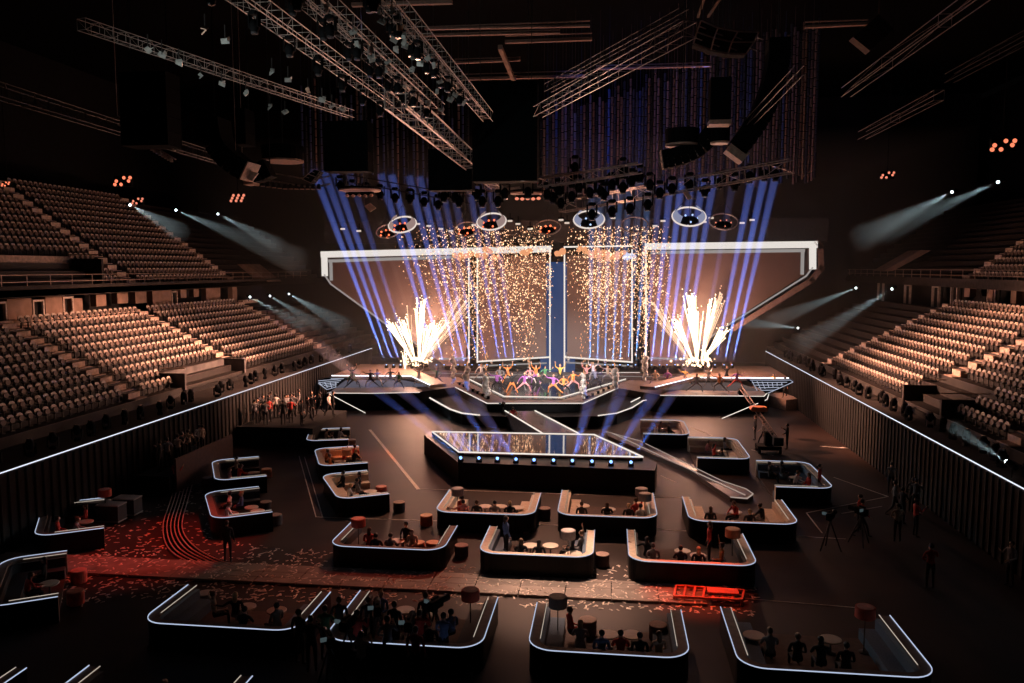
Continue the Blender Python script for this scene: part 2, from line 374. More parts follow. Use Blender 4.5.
# lit zigzag panels under the deck tips
def zig(nm, lines, Y, outline):
    base = Vector((V(*outline[0], Y).x, Y, 1.5)); d = empty('wing_tip_screen', base)
    b = MB(); b.slab([V(x, y, Y)-base for x, y in outline], .3); b.build('panel', blackgloss, d)
    b = MB()
    for l in lines: b.path([V(x, y, Y)-base-Vector((0, .04, 0)) for x, y in l], .035)
    b.build('line_pattern', led_dim, d)
    tag(d, 'slanted screen with white diagonal lines at the %s stage tip' % nm, 'screen')
L1 = [[(331, 378.6), (344, 378.6), (315.6, 381), (327, 389.5), (336, 387)]]
for k in range(4): L1.append([(319+k*5.6, 382), (324+k*4, 387.5)])
for k in range(4): L1.append([(320+k*2, 382.5+k*1.5), (341-k*2, 380.5+k*1.7)])
zig('left', L1, 66.2, [(314.6, 380.3), (328, 377.6), (346, 378.5), (340, 384), (327, 391)])
L2 = [[(750, 380), (790, 380), (793, 382), (768, 393)]]
for k in range(7): L2.append([(752+k*5, 381+k*.3), (757+k*4, 390.5-k*.9)])
for k in range(4): L2.append([(752+k*3, 382.5+k*2.6), (787-k*4, 382.2+k*2.6)])
zig('right', L2, 66.2, [(746, 379.6), (793, 379.6), (791, 384), (766, 393.5)])
# LED wall
def screen_piece(name, label, Y, panel, mats, bars, thick=.35, cat='stage screen'):
    base = Vector((sum(V(x, y, Y).x for x, y in panel)/len(panel), Y, 1.5)); d = empty(name, base)
    b = MB(); b.slab([V(x, y, Y)-base for x, y in panel], thick); b.build('panel', mats, d)
    for nm, m, w, ll in bars:
        b = MB()
        for l in ll:
            P = [V(x, y, Y)-base-Vector((0, .12, 0)) for x, y in l]
            for p, q in zip(P, P[1:]):
                dd = (q-p).normalized(); n = Vector((-dd.z, 0, dd.x))*w/2; p2, q2 = p-dd*w/2, q+dd*w/2
                b.slab([p2-n, q2-n, q2+n, p2+n], .1)
        b.build(nm, m, d)
    return tag(d, label, cat)
led_wall = M('brown lit screen surface', (.12, .085, .075), .5, 0, .12, .4)
def haze_glow_mat(name, c, s):
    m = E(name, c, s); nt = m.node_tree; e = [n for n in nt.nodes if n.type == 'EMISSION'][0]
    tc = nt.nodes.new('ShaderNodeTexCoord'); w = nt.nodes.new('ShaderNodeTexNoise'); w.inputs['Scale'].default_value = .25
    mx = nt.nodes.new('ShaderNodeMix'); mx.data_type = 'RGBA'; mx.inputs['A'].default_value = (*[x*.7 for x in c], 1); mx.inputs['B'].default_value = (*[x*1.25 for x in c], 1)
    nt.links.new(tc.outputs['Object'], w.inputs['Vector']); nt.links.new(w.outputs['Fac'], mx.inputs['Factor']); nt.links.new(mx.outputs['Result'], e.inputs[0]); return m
scr_m = led_wall
screen_piece('wing_screen', 'wide brown wing screen with white lit border on the left', 76.5,
    [(328, 258), (466, 254), (466, 366), (446, 366), (386, 324), (329, 282)], scr_m,
    [('border_light', led_frame, .62, [[(324, 254.5), (548, 249)], [(324.5, 255), (325, 273)]]),
     ('inner_border', led_frame2, .3, [[(330, 261), (470, 256.5)], [(331, 262), (331.5, 279)]]),
     ('lower_edge_light', led_frame2, .14, [[(325, 275), (331, 284), (386, 324), (430, 352)]])])
screen_piece('wing_screen', 'wide brown wing screen with white lit border on the right', 76.5,
    [(650, 252), (809, 249), (808, 272), (730, 322), (680, 366), (650, 366)], scr_m,
    [('border_light', led_frame, .62, [[(648, 246.5), (814, 244.5)], [(812.5, 245), (812.5, 266)]]),
     ('inner_border', led_frame2, .3, [[(652, 252.5), (803, 250.5)], [(802.5, 251), (802, 273)]]),
     ('lower_edge_light', led_frame2, .14, [[(812, 268), (806, 276), (731, 323), (700, 344)]]),
     ('outer_bevel', M('brown bevel', (.2, .14, .12), .6), .5, [[(817, 243), (820, 246), (821, 268), (812, 280), (734, 328)]])])
screen_piece('door_screen', 'tall rotating screen door with white outline left of the gap', 76.0,
    [(479, 257), (546, 255), (546, 356), (479, 361)], scr_m,
    [('outline_light', led_warm, .14, [[(469, 253), (469, 362)], [(477.5, 252), (477.5, 362)], [(550, 248), (550, 371)], [(477.5, 361.5), (550, 357)]]), ('lower_outline', led_frame2, .14, [[(440, 359), (468, 358)], [(479, 366), (546, 363)]])])
screen_piece('door_screen', 'tall rotating screen door with white outline right of the gap', 76.0,
    [(567, 255), (630, 256), (630, 361), (567, 357)], scr_m,
    [('outline_light', led_warm, .14, [[(564.5, 248), (564.5, 371)], [(632, 250), (632, 362)], [(646, 247), (646, 372)], [(564.5, 357), (632, 362)], [(564.5, 247), (632, 246)]]), ('lower_outline', led_frame2, .14, [[(648, 358), (690, 359)], [(567, 362.5), (632, 366)]])])
b = MB(); base = Vector((V(557, 300, 79).x, 79, 1.5))  # glowing panel stands in for the blue lit haze in the gap
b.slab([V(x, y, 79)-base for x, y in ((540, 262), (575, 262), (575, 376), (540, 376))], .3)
tag(b.build('gap_haze_glow', haze_glow_mat('deep blue haze glow', (.03, .085, .25), .6), None, False, base), 'deep blue glowing panel for lit haze in the gap between the doors', 'stage screen')
# header fascia with lamps
b = MB(); A, B = V(325, 222, 79), V(829, 216, 79); b.box(((A.x+B.x)/2, 79.3, 15.6), (B.x-A.x, .8, 2.2))
hd = b.build('stage_header', M('dark brown fascia', (.05, .036, .033), .8)); tag(hd, 'dark fascia box running above the stage screens', 'fascia')
# upper row of small lamps on fascia: white rectangles seen near the rings
for k, (x, y) in enumerate([(343, 229), (359, 231), (418, 224), (429, 226), (441, 229), (451, 231), (474, 225), (510, 221), (518, 224), (530, 229), (561, 220), (567, 223), (613, 218), (655, 226), (663, 221), (704, 222), (711, 218), (742, 223), (752, 220)]):
    p = V(x, y, 70); o = empty('wash_light', p)
    b = MB(); b.box((0, .15, .1), (.5, .4, .3)); b.bar((0, .1, .2), (0, .1, .7), .05); b.build('housing', black, o)
    b = MB(); b.box((0, -.06, 0), (.42, .04, .16)); b.build('lens', E('pale lens %d' % k, (1, .8, .65), .7), o)
    tag(o, 'small oblong wash light lit pale over the stage, %s from the left' % ORD[k], 'stage light', 'oblong wash lights over the stage')
# ------------------------------------------------------------------ satellite stage
h = 1.45; o = Vector((-4, 46, 0)); d = empty('satellite_stage', o)
top = PG([(432, 432), (594, 435), (643, 457.5), (459, 452.5)], h)
body = PG([(424, 434.5), (432, 430.5), (596, 433.5), (657, 462.5), (655, 470), (458, 462)], 1.3)
b = MB(); b.prism(loc(body, o), 0, 1.28); b.prism(loc(top, o), 1.28, h-.02); b.build('body', blackgloss, d)
b = MB(); b.prism(loc(PG([(436, 432.8), (593, 436), (640, 457), (460.5, 451.5)], h), o), h-.02, h+.02)
mir = M('mirror like stage floor', (.5, .5, .52), .04, 1, .05, 1)
b.build('mirror_floor', mir, d)
b = MB(); P = [p-o+Vector((0, 0, .03)) for p in top]; b.path(P, .05, 0, 4, True); b.build('border_light', led_warm, d)
b = MB(); A, B = top[3]-o, top[2]-o; b.slab([A+Vector((.3, -.04, -.02)), B+Vector((-.2, -.04, -.02)), B+Vector((-.2, -.04, -.15)), A+Vector((.3, -.04, -.15))], .03); b.build('front_lip', M('rust front lip', (.5, .17, .09), .5), d)
tag(d, 'low black satellite stage with mirror floor showing the sparks', 'stage')
sat_lights = []
fx = [(460.7, 459), (479, 459.2), (497.4, 459.6), (516, 460.3), (534, 461), (553.5, 461.3), (572.4, 461.8), (592, 462.4), (611, 463), (631, 463.4)]
sl = None
for k, (x, y) in enumerate(fx):
    p = G(x, y, 1.42); p.z = 1.29; q = empty('beam_light', p)
    b = MB(); b.box((0, 0, .05), (.3, .26, .1)); b.bar((-.12, 0, .05), (-.12, 0, .22), .025); b.bar((.12, 0, .05), (.12, 0, .22), .025); b.build('base', black, q)
    b = MB(); b.ball((0, 0, .2), .085, 0, 10, 6); b.build('lens', E('blue white beam lens %d' % k, (.2, .42, 1), 3), q, True)
    tag(q, 'small bright blue beam light on satellite stage front ledge, %s along' % ORD[k], 'stage light', 'blue beam lights along the satellite stage')
    sat_lights.append(p+Vector((0, 0, .22)))
# bridge between the stages
q4 = PG([(505, 411), (535, 411), (579, 434), (543, 434)], 1.2); base = Vector((q4[0].x, q4[0].y, 0)); d = empty('stage_bridge', base)
b = MB(); b.prism(loc(q4, base), .0, 1.2); b.build('deck', M('glossy bridge deck', (.16, .12, .12), .2), d)
b = MB(); b.path([q4[0]-base+Z1*.3, q4[3]-base+Z1*.3], .05); b.path([q4[1]-base+Z1*.3, q4[2]-base+Z1*.3], .05); b.build('edge_light', led_warm, d)
tag(d, 'diagonal glossy bridge joining main stage and satellite stage', 'bridge')
# ramped catwalk to the right
cw = PG([(606, 431.5), (640, 441), (722, 481), (746, 489), (753, 494), (747, 498.5), (730, 497), (690, 470), (640, 449), (608, 436)], .25)
base = Vector((cw[0].x, cw[0].y, 0)); d = empty('catwalk', base)
b = MB(); b.prism(loc(cw, base), 0, .25); b.build('deck', M('brown catwalk deck', (.07, .045, .038), .4), d)
b = MB(); b.path([p-base for p in cw[:7]], .035); b.path([p-base for p in PG([(612, 433), (690, 469.5), (745, 495)], .27)], .03); b.build('edge_light', E('thin rim of catwalk', (.9, .7, .6), .45), d)
tag(d, 'low narrow catwalk strip curving round toward the guest pods', 'catwalk')
# floor lines
tape = [('thick cream floor line left of the satellite stage', [(370, 430), (418, 489)], .2), ('thin floor line running along the row nearest satellite stage', [(418, 489), (690, 498)], .05),
        ('long thin floor line behind the second row of pods', [(322, 517.5), (520, 523.5), (760, 534.5), (845, 539)], .05),
        ('thin floor line along the walkway edge behind the third row', [(320, 568), (600, 583), (760, 600), (871, 609)], .04),
        ('outer of two slanting thin lines by the left pods', [(299, 456), (316, 517), (328, 517.6)], .05), ('inner of two slanting thin lines by the left pods', [(304.5, 457), (322.5, 517)], .05),
        ('thick pale line crossing floor near the right wall', [(821, 446.4), (871, 450)], .13),
        ('bent white line below the people at the right wall', [(901, 473), (884, 471.4), (910.4, 491), (927.6, 491.7)], .07),
        ('arrow shaped white line on floor right of the pods', [(834, 477.5), (888, 496.7), (819.5, 510.4), (806.4, 513), (822, 533)], .06),
        ('short loose white line within the arrow shaped marking', [(842, 513.6), (881.5, 506.5)], .06),
        ('short line between the pale pod and camera crane', [(690, 427), (712, 435.5)], .06), ('short line just past the crane side pod', [(752, 450), (773, 455.5)], .06),
        ('short line off the satellite stage right corner', [(661, 476), (676, 482.6)], .07)]
for k, (lab, pts, w) in enumerate(tape):
    b = MB(); b.flat(PG(pts, 0), w, .006, .006); tag(b.build('floor_line', led_tape), lab, 'floor marking')
# ------------------------------------------------------------------ walkway, camera tracks
base = Vector((-8, 28.9, 0))
b = MB(); y0, y1 = 28.0, 29.75
for k in range(22):
    x = -27+k*1.7
    if x > 3.2: break
    b.box((x+.84, (y0+y1)/2, .05), (1.66, y1-y0, .1))
tag(b.build('walkway', walk_m), 'long tan board walkway crossing the floor between pod rows', 'walkway')
b = MB(); P = PG([(50, 610), (92, 520), (150, 520), (168, 480), (196, 470), (210, 530), (330, 556), (700, 575), (756, 590), (756, 608), (400, 594), (200, 606)], 0)
n = 0
def inside(p, poly):
    c = False
    for i in range(len(poly)):
        a, d = poly[i], poly[i-1]
        if (a[1] > p[1]) != (d[1] > p[1]) and p[0] < (d[0]-a[0])*(p[1]-a[1])/(d[1]-a[1])+a[0]: c = not c
    return c
ib = [(45, 612), (95, 520), (150, 510), (168, 500), (200, 480), (215, 540), (330, 552), (430, 566), (480, 566), (480, 582), (590, 576), (592, 565), (632, 566), (640, 582), (700, 575), (756, 590), (758, 616), (500, 606), (200, 600), (120, 600)]
while n < 1500:
    x, y = rr.uniform(40, 770), rr.uniform(480, 618)
    if not inside((x, y), ib): continue
    p = G(x, y, 0); z = .112 if (28.02 < p.y < 29.73 and p.x < 5.9) else .014
    a = rr.random()*PI; L, W = rr.uniform(.06, .13), .03; dx = Vector((math.cos(a), math.sin(a), rr.uniform(-.1, .1))); dy = Vector((-math.sin(a), math.cos(a), 0))
    c = Vector((p.x, p.y, z)); b.add([c-dx*L-dy*W, c+dx*L-dy*W, c+dx*L+dy*W, c-dx*L+dy*W, c+Vector((0, 0, .02))], [(0, 1, 4), (1, 2, 4), (2, 3, 4), (3, 0, 4), (3, 2, 1, 0)]); n += 1
tag(b.build('paper_confetti', scrap_m), 'scattered scraps of pale confetti over the walkway and floor', 'confetti', kind='stuff')
# second dark track bed + rails
def rail_track(label, paths, mat, h=.08, sleepers=None):
    base = Vector((G(*paths[0][0], h).x, G(*paths[0][0], h).y, 0)); d = empty('camera_track', base)
    for p in paths:
        b = MB(); b.path([G(x, y, h)-base for x, y in p], .028, 0, 6); b.build('rail', mat, d)
    if sleepers:
        b = MB()
        A, B = paths[sleepers[0]], paths[sleepers[1]]
        for i in range(len(A)-1):
            for k in range(4):
                t = k/4; p = G(*A[i], 0).lerp(G(*A[i+1], 0), t); q = G(*B[i], 0).lerp(G(*B[i+1], 0), t); b.bar(p-base+Vector((0, 0, .05)), q-base+Vector((0, 0, .05)), .03)
        b.build('sleeper', black, d)['kind'] = 'stuff'
    return tag(d, label, 'camera track')
def curve(pts, n=5):
    out = []; P = [pts[0]]+pts+[pts[-1]]
    for i in range(1, len(P)-2):
        for k in range(n):
            t = k/n; o2 = []
            for c in (0, 1):
                a, b_, c_, d_ = P[i-1][c], P[i][c], P[i+1][c], P[i+2][c]
                o2.append(.5*(2*b_+(c_-a)*t+(2*a-5*b_+4*c_-d_)*t*t+(3*b_-a-3*c_+d_)*t**3))
            out.append(tuple(o2))
    return out+[pts[-1]]
rail_m = M('pinkish steel rail', (.8, .55, .48), .35, .3)
inner = [(199, 462), (188, 499), (182, 527), (193, 545), (212, 557)]; outer = [(181, 466), (171, 499), (163, 527), (171, 551), (204, 568)]
cs = []
for k in range(6):
    t = k/5; cs.append(curve([(a[0]+(c[0]-a[0])*t, a[1]+(c[1]-a[1])*t) for a, c in zip(outer, inner)]+[(228+8*t, 576-10*t)]))
rail_track('curving multi rail camera track lit red on the left floor', cs, rail_m, .08, (0, 5))
rail_track('long straight camera track laid across between the pod rows', [[(230, 576), (758, 594)], [(230, 571), (758, 588)]], M('dark rail', (.25, .2, .18), .35, .5), .08)
for lab, q in (('red lit ladder frame lying beside the walkway', [(676, 586), (744, 590.5), (742, 600), (674, 596.5)]),):
    P = PG(q, .2); base = Vector((P[0].x, P[0].y, 0)); b = MB(); A, B, Cc, D = [p-base for p in P]
    for s, e in ((A, B), (D, Cc)): b.bar(s, e, .06, 0); 
    for k in range(8):
        t = k/7; b.bar(A.lerp(B, t), D.lerp(Cc, t), .055)
    for p in (A, B, Cc, D): b.bar(p, Vector((p.x, p.y, 0)), .05)
    b.box((A+B+Cc+D)/4+Vector((.5, 0, .1)), (1.1, .45, .06))
    tag(b.build('track_cart', M('steel with red light in colour', (.75, .16, .09), .5), None, False, base), lab, 'cart')  # red light on the ladder is put into its base colour
# ------------------------------------------------------------------ people
hair_cols = {'dark': M('dark hair', (.02, .012, .01), .5), 'brown': M('brown hair', (.12, .06, .03), .5), 'blond': M('blond hair', (.6, .4, .2), .5)}
cloth = {k: M(k+' clothing', c, .8, 0, .2, 12) for k, c in dict(black=(.018, .017, .02), red=(.62, .06, .045), white=(.75, .7, .68), grey=(.25, .24, .25), orange=(.8, .26, .07), purple=(.36, .12, .42), blue=(.12, .2, .42), green=(.08, .26, .12), yellow=(.8, .5, .1), pink=(.7, .3, .32), beige=(.55, .42, .32)).items()}
skin_m = M('skin', (.62, .36, .26), .55, 0, .08, 10); shoe_m = M('dark shoes', (.03, .025, .025), .5)
def body_mesh(name, J):
    """J: joint positions of one person facing +Y; grows one continuous skinned body."""
    vs = []; es = []; rad = []; seg = []
    def add(p, r, par=None, cat=None):
        vs.append(Vector(p)); rad.append(r)
        if par is not None: es.append((par, len(vs)-1)); seg.append((vs[par], vs[-1], cat))
        return len(vs)-1
    pel = add(J['pelvis'], (.13, .105)); sp = add(J['spine'], (.12, .095), pel, 0); ch = add(J['chest'], (.15, .11), sp, 0)
    nk = add(J['neck'], (.055, .055), ch, 0); hb = add(J['chin'], (.072, .08), nk, 2); hm = add((Vector(J['chin'])+Vector(J['crown']))/2, (.08, .1), hb, 2); add(J['crown'], (.06, .075), hm, 2)
    for s in 'LR':
        sh = add(J['sh'+s], (.058, .058), ch, 0); el = add(J['el'+s], (.042, .042), sh, 0); wr = add(J['wr'+s], (.027, .027), el, 1)
        w, e = Vector(J['wr'+s]), Vector(J['el'+s]); d = (w-e).normalized(); side = d.cross(Vector((0, 1, 0)))
        side = side.normalized() if side.length > .1 else Vector((1, 0, 0)); nn = d.cross(side)
        pa = add(w+d*.07, (.035, .022), wr, 2)
        for k in range(4):
            k1 = add(w+d*(.115)+side*(k-1.5)*.022, (.009, .009), pa, 2)
            add(w+d*(.115+(.055, .065, .06, .045)[k])+side*(k-1.5)*.026+nn*.02, (.007, .007), k1, 2)
        t1 = add(w+d*.05+side*.045, (.011, .011), wr, 2); add(w+d*.085+side*.065+nn*.01, (.009, .009), t1, 2)
        hp = add(J['hp'+s], (.085, .09), pel, 3); kn = add(J['kn'+s], (.056, .058), hp, 3); an = add(J['an'+s], (.038, .04), kn, 3)
        a, k_ = Vector(J['an'+s]), Vector(J['kn'+s]); f = Vector(J.get('ft'+s, (0, 1, 0))).normalized()
        he = add(a+Vector((0, 0, -.06))-f*.02, (.035, .04), an, 4); add(a+Vector((0, 0, -.075))+f*.16, (.035, .028), he, 4)
    me = bpy.data.meshes.new(name+'_raw'); me.from_pydata([tuple(v) for v in vs], es, [])
    o = bpy.data.objects.new(name+'_raw', me); C.objects.link(o)
    md = o.modifiers.new('s', 'SKIN'); md.use_smooth_shade = True
    o.modifiers.new('u', 'SUBSURF').levels = 1
    for i, v in enumerate(me.skin_vertices[0].data): v.radius = rad[i]; v.use_root = (i == 0)
    dg = bpy.context.evaluated_depsgraph_get(); dg.update()
    out = bpy.data.meshes.new_from_object(o.evaluated_get(dg)); out.name = name
    bpy.data.objects.remove(o); bpy.data.meshes.remove(me)
    # a nose and brow pushed out of the head
    hc = (Vector(J['chin'])+Vector(J['crown']))/2; fw = Vector((0, 1, 0))
    for v in out.vertices:
        r = v.co-hc
        if r.length < .16 and r.y > .05 and abs(r.x) < .03 and -.06 < r.z < .02: v.co.y += .018
        if r.length < .16 and abs(r.z) < .03 and abs(r.x) > .06 and abs(r.y) < .04: v.co.x += .012*(1 if r.x > 0 else -1)
    out.materials.clear()
    for m in (cloth['black'], cloth['black'], skin_m, cloth['black'], shoe_m): out.materials.append(m)
    for p in out.polygons:
        c = p.center; best = 9; bi = 0
        for a, b_, cat in seg:
            d = b_-a; t = max(0, min(1, (c-a).dot(d)/max(d.dot(d), 1e-9))); q = (c-(a+d*t)).length
            if q < best: best = q; bi = cat
        p.material_index = bi; p.use_smooth = True
    return out
def std(**kw):
    J = dict(pelvis=(0, 0, .97), spine=(0, .01, 1.13), chest=(0, 0, 1.35), neck=(0, 0, 1.5), chin=(0, .03, 1.57), crown=(0, .01, 1.71),
        shL=(-.19, 0, 1.42), elL=(-.25, -.02, 1.14), wrL=(-.25, .08, .9), shR=(.19, 0, 1.42), elR=(.25, -.02, 1.14), wrR=(.25, .08, .9),
        hpL=(-.1, 0, .9), knL=(-.11, .02, .5), anL=(-.12, -.01, .1), hpR=(.1, 0, .9), knR=(.11, .02, .5), anR=(.12, -.01, .1))
    J.update(kw); return J
def shift(J, dz, dy=0, keep=('knL', 'anL', 'knR', 'anR', 'ftL', 'ftR')):
    return {k: (v if k in keep else (v[0], v[1]+dy, v[2]+dz)) for k, v in J.items()}
sit_leg = dict(hpL=(-.1, .02, .52), knL=(-.13, .45, .54), anL=(-.13, .47, .12), hpR=(.1, .02, .52), knR=(.13, .45, .54), anR=(.13, .47, .12))
def sit(**kw):
    J = shift(std(**kw), -.42); J.update(sit_leg); J['pelvis'] = (0, 0, .55); return J
POSE = {
 'stand': std(),
 'stand_arm': std(elR=(.3, .1, 1.2), wrR=(.2, .32, 1.35), elL=(-.28, .05, 1.15), wrL=(-.14, .22, 1.05)),
 'walk': std(knL=(-.11, .22, .52), anL=(-.11, .3, .13), knR=(.11, -.08, .5), anR=(.11, -.38, .16), elL=(-.27, -.12, 1.16), wrL=(-.26, -.05, .93), elR=(.27, .12, 1.16), wrR=(.25, .3, 1.02)),
 'lunge_a': shift(std(knL=(-.42, .16, .5), anL=(-.5, 0, .1), ftL=(-.6, 1, 0), knR=(.4, .05, .42), anR=(.78, 0, .1), ftR=(.8, .6, 0), elL=(-.45, .05, 1.3), wrL=(-.6, .1, 1.5), elR=(.42, 0, 1.2), wrR=(.5, .12, .98)), -.2),
 'lunge_b': shift(std(knL=(-.4, .05, .4), anL=(-.75, 0, .1), ftL=(-.8, .6, 0), knR=(.36, .18, .5), anR=(.42, 0, .1), ftR=(.6, 1, 0), elL=(-.42, 0, 1.2), wrL=(-.36, .22, 1.1), elR=(.45, .05, 1.45), wrR=(.62, .1, 1.62)), -.2),
 'wide_up': shift(std(knL=(-.3, .1, .48), anL=(-.45, 0, .1), ftL=(-.4, 1, 0), knR=(.3, .1, .48), anR=(.45, 0, .1), ftR=(.4, 1, 0), elL=(-.4, 0, 1.55), wrL=(-.42, .03, 1.82), elR=(.4, 0, 1.55), wrR=(.42, .03, 1.82)), -.08),
 'wide_low': shift(std(knL=(-.38, .15, .45), anL=(-.5, 0, .1), ftL=(-.5, 1, 0), knR=(.38, .15, .45), anR=(.5, 0, .1), ftR=(.5, 1, 0), elL=(-.4, .1, 1.2), wrL=(-.2, .25, 1.1), elR=(.4, .1, 1.2), wrR=(.2, .25, 1.1)), -.28),
 'sit_lap': sit(elL=(-.25, .05, 1.14), wrL=(-.1, .26, 1.08), elR=(.25, .05, 1.14), wrR=(.1, .26, 1.08)),
 'sit_lean': sit(chest=(0, .08, 1.34), neck=(0, .12, 1.48), chin=(0, .17, 1.54), crown=(0, .17, 1.68), shL=(-.19, .08, 1.41), shR=(.19, .08, 1.41), elL=(-.25, .22, 1.18), wrL=(-.12, .42, 1.14), elR=(.25, .22, 1.18), wrR=(.12, .42, 1.14)),
 'sit_wave': sit(elR=(.34, .02, 1.5), wrR=(.32, .08, 1.78), elL=(-.25, .05, 1.14), wrL=(-.1, .26, 1.08)),
 'sit_back': sit(elL=(-.4, -.08, 1.3), wrL=(-.62, -.1, 1.36), elR=(.25, .05, 1.14), wrR=(.12, .3, 1.1)),
}
BM = {k: body_mesh('person_'+k, J) for k, J in POSE.items()}
def hair_mesh(kind):
    b = MB(); b.ball((0, -.022, .012), (.093, .108, .1), 0, 12, 8)
    if kind == 'long': b.ball((0, -.075, -.12), (.085, .05, .17), 0, 10, 6)
    if kind == 'bun': b.ball((0, -.09, .08), (.05, .05, .05), 0, 8, 5)
    return b.mesh('hair_'+kind, hair_cols['dark'], True)
HM = {k: hair_mesh(k) for k in ('short', 'long', 'bun')}
def cut_hair():
    for me in HM.values():
        bm = bmesh.new(); bm.from_mesh(me)
        bmesh.ops.delete(bm, geom=[v for v in bm.verts if v.co.y > .045 and v.co.z < .05], context='VERTS'); bm.to_mesh(me); bm.free()
cut_hair()
SK = MB(); SK.lathe([(.13, .28), (.2, .1), (.3, -.25), (.33, -.45)], n=16)
SKM = SK.mesh('skirt', cloth['black'], True)
def person(pose, loc, rz, top, bottom, hair, hk, label, group=None, skirt=None, scale=1.0):
    o = link('person', BM[pose], None, loc, rz); o.scale = (scale,)*3
    for i, m in ((0, cloth[top]), (1, cloth[top]), (3, cloth[bottom])):
        s = o.material_slots[i]; s.link = 'OBJECT'; s.material = m
    J = POSE[pose]; hc = (Vector(J['chin'])+Vector(J['crown']))/2+Vector((0, 0, .005))
    h_ = link('hair', HM[hk], o, hc); h_.material_slots[0].link = 'OBJECT'; h_.material_slots[0].material = hair_cols[hair]
    if skirt:
        s = link('skirt', SKM, o, (J['pelvis'][0], J['pelvis'][1], J['pelvis'][2]-.12)); s.material_slots[0].link = 'OBJECT'; s.material_slots[0].material = cloth[skirt]
    return tag(o, label, 'person', group)
# dancers: feet pixel, pose, colours
DAN = [(481.5, 381, 'lunge_a', 'white', 'grey'), (497, 391, 'lunge_b', 'purple', 'black'), (500, 384, 'wide_low', 'grey', 'black'), (507.5, 384, 'wide_up', 'orange', 'orange'), (512, 393.8, 'wide_up', 'black', 'orange'),
 (524.6, 392, 'lunge_a', 'purple', 'pink'), (530, 384, 'wide_low', 'pink', 'white'), (536, 384.5, 'wide_up', 'orange', 'purple'), (538, 393.5, 'lunge_b', 'black', 'black'), (545, 384, 'lunge_a', 'green', 'black'),
 (553.5, 393.8, 'lunge_b', 'purple', 'orange'), (560, 384, 'wide_up', 'yellow', 'black'), (563.5, 393.8, 'wide_low', 'orange', 'black'), (573, 390, 'lunge_a', 'orange', 'pink'), (586.5, 384.5, 'wide_up', 'pink', 'black'),
 (585, 394, 'walk', 'black', 'red'), (595, 387, 'lunge_a', 'grey', 'black'), (593, 381.5, 'wide_up', 'white', 'grey'), (607.5, 383, 'lunge_b', 'beige', 'grey')]
for i, (x, y, ps, tp, bt) in enumerate(DAN):
    p = G(x, y, H+.06); hk = ('long', 'short', 'bun')[i % 3]
    person(ps, (p.x, p.y, H+.06), PI+rr.uniform(-.5, .5), tp, bt, ('dark', 'brown', 'blond')[i % 3], hk, 'dancer in %s top and %s legs, %s from left across centre stage' % (tp, bt, ORD[sorted(d_[0] for d_ in DAN).index(x)]), scale=1.08)
DL = [(354, 388, 'lunge_a', 'green', 'black'), (352, 385, 'wide_up', 'black', 'black'), (370.6, 387.3, 'lunge_b', 'black', 'black'), (377.5, 386.5, 'lunge_a', 'white', 'white'), (390.6, 385.7, 'lunge_a', 'black', 'black'), (399, 388.5, 'wide_low', 'green', 'black'), (419, 386, 'wide_up', 'white', 'white'), (437, 384.5, 'lunge_b', 'green', 'grey')]
DR = [(655, 386, 'wide_low', 'beige', 'grey'), (667.4, 386, 'wide_low', 'purple', 'grey'), (685, 385.5, 'lunge_b', 'yellow', 'black'), (696.4, 391.5, 'lunge_a', 'grey', 'grey'), (708, 387, 'wide_up', 'white', 'grey'), (719, 391.5, 'lunge_b', 'orange', 'grey'), (726.3, 384, 'wide_up', 'black', 'black'), (736.5, 388, 'lunge_a', 'purple', 'red')]
for nm, L in (('left', DL), ('right', DR)):
    for i, (x, y, ps, tp, bt) in enumerate(L):
        p = G(x, y, H+.04); person(ps, (p.x, p.y, H+.04), PI+rr.uniform(-.6, .6), tp, bt, ('dark', 'brown')[i % 2], ('short', 'long')[i % 2], 'dancer in %s top, %s from left on the %s stage wing' % (tp, ORD[i], nm))
# small lit block with two performers at the far right
P = PG([(760, 393), (778, 391), (800, 398.5), (786, 400)], .9); base = Vector((P[0].x, P[0].y, 0)); b = MB(); b.prism([p-base for p in P], 0, .9); tag(b.build('riser', M('tan riser', (.42, .27, .2), .6), None, False, base), 'small tan riser beside the right stage wing', 'riser')
for i, (x, y, tp) in enumerate([(773, 392.8, 'yellow'), (784.5, 397.2, 'black')]):
    p = G(x, y, .9); person(('stand_arm', 'walk')[i], (p.x, p.y, .9), 2.2, tp, 'black', 'dark', 'short', 'person in %s top standing on the riser by the right stage wing' % tp)
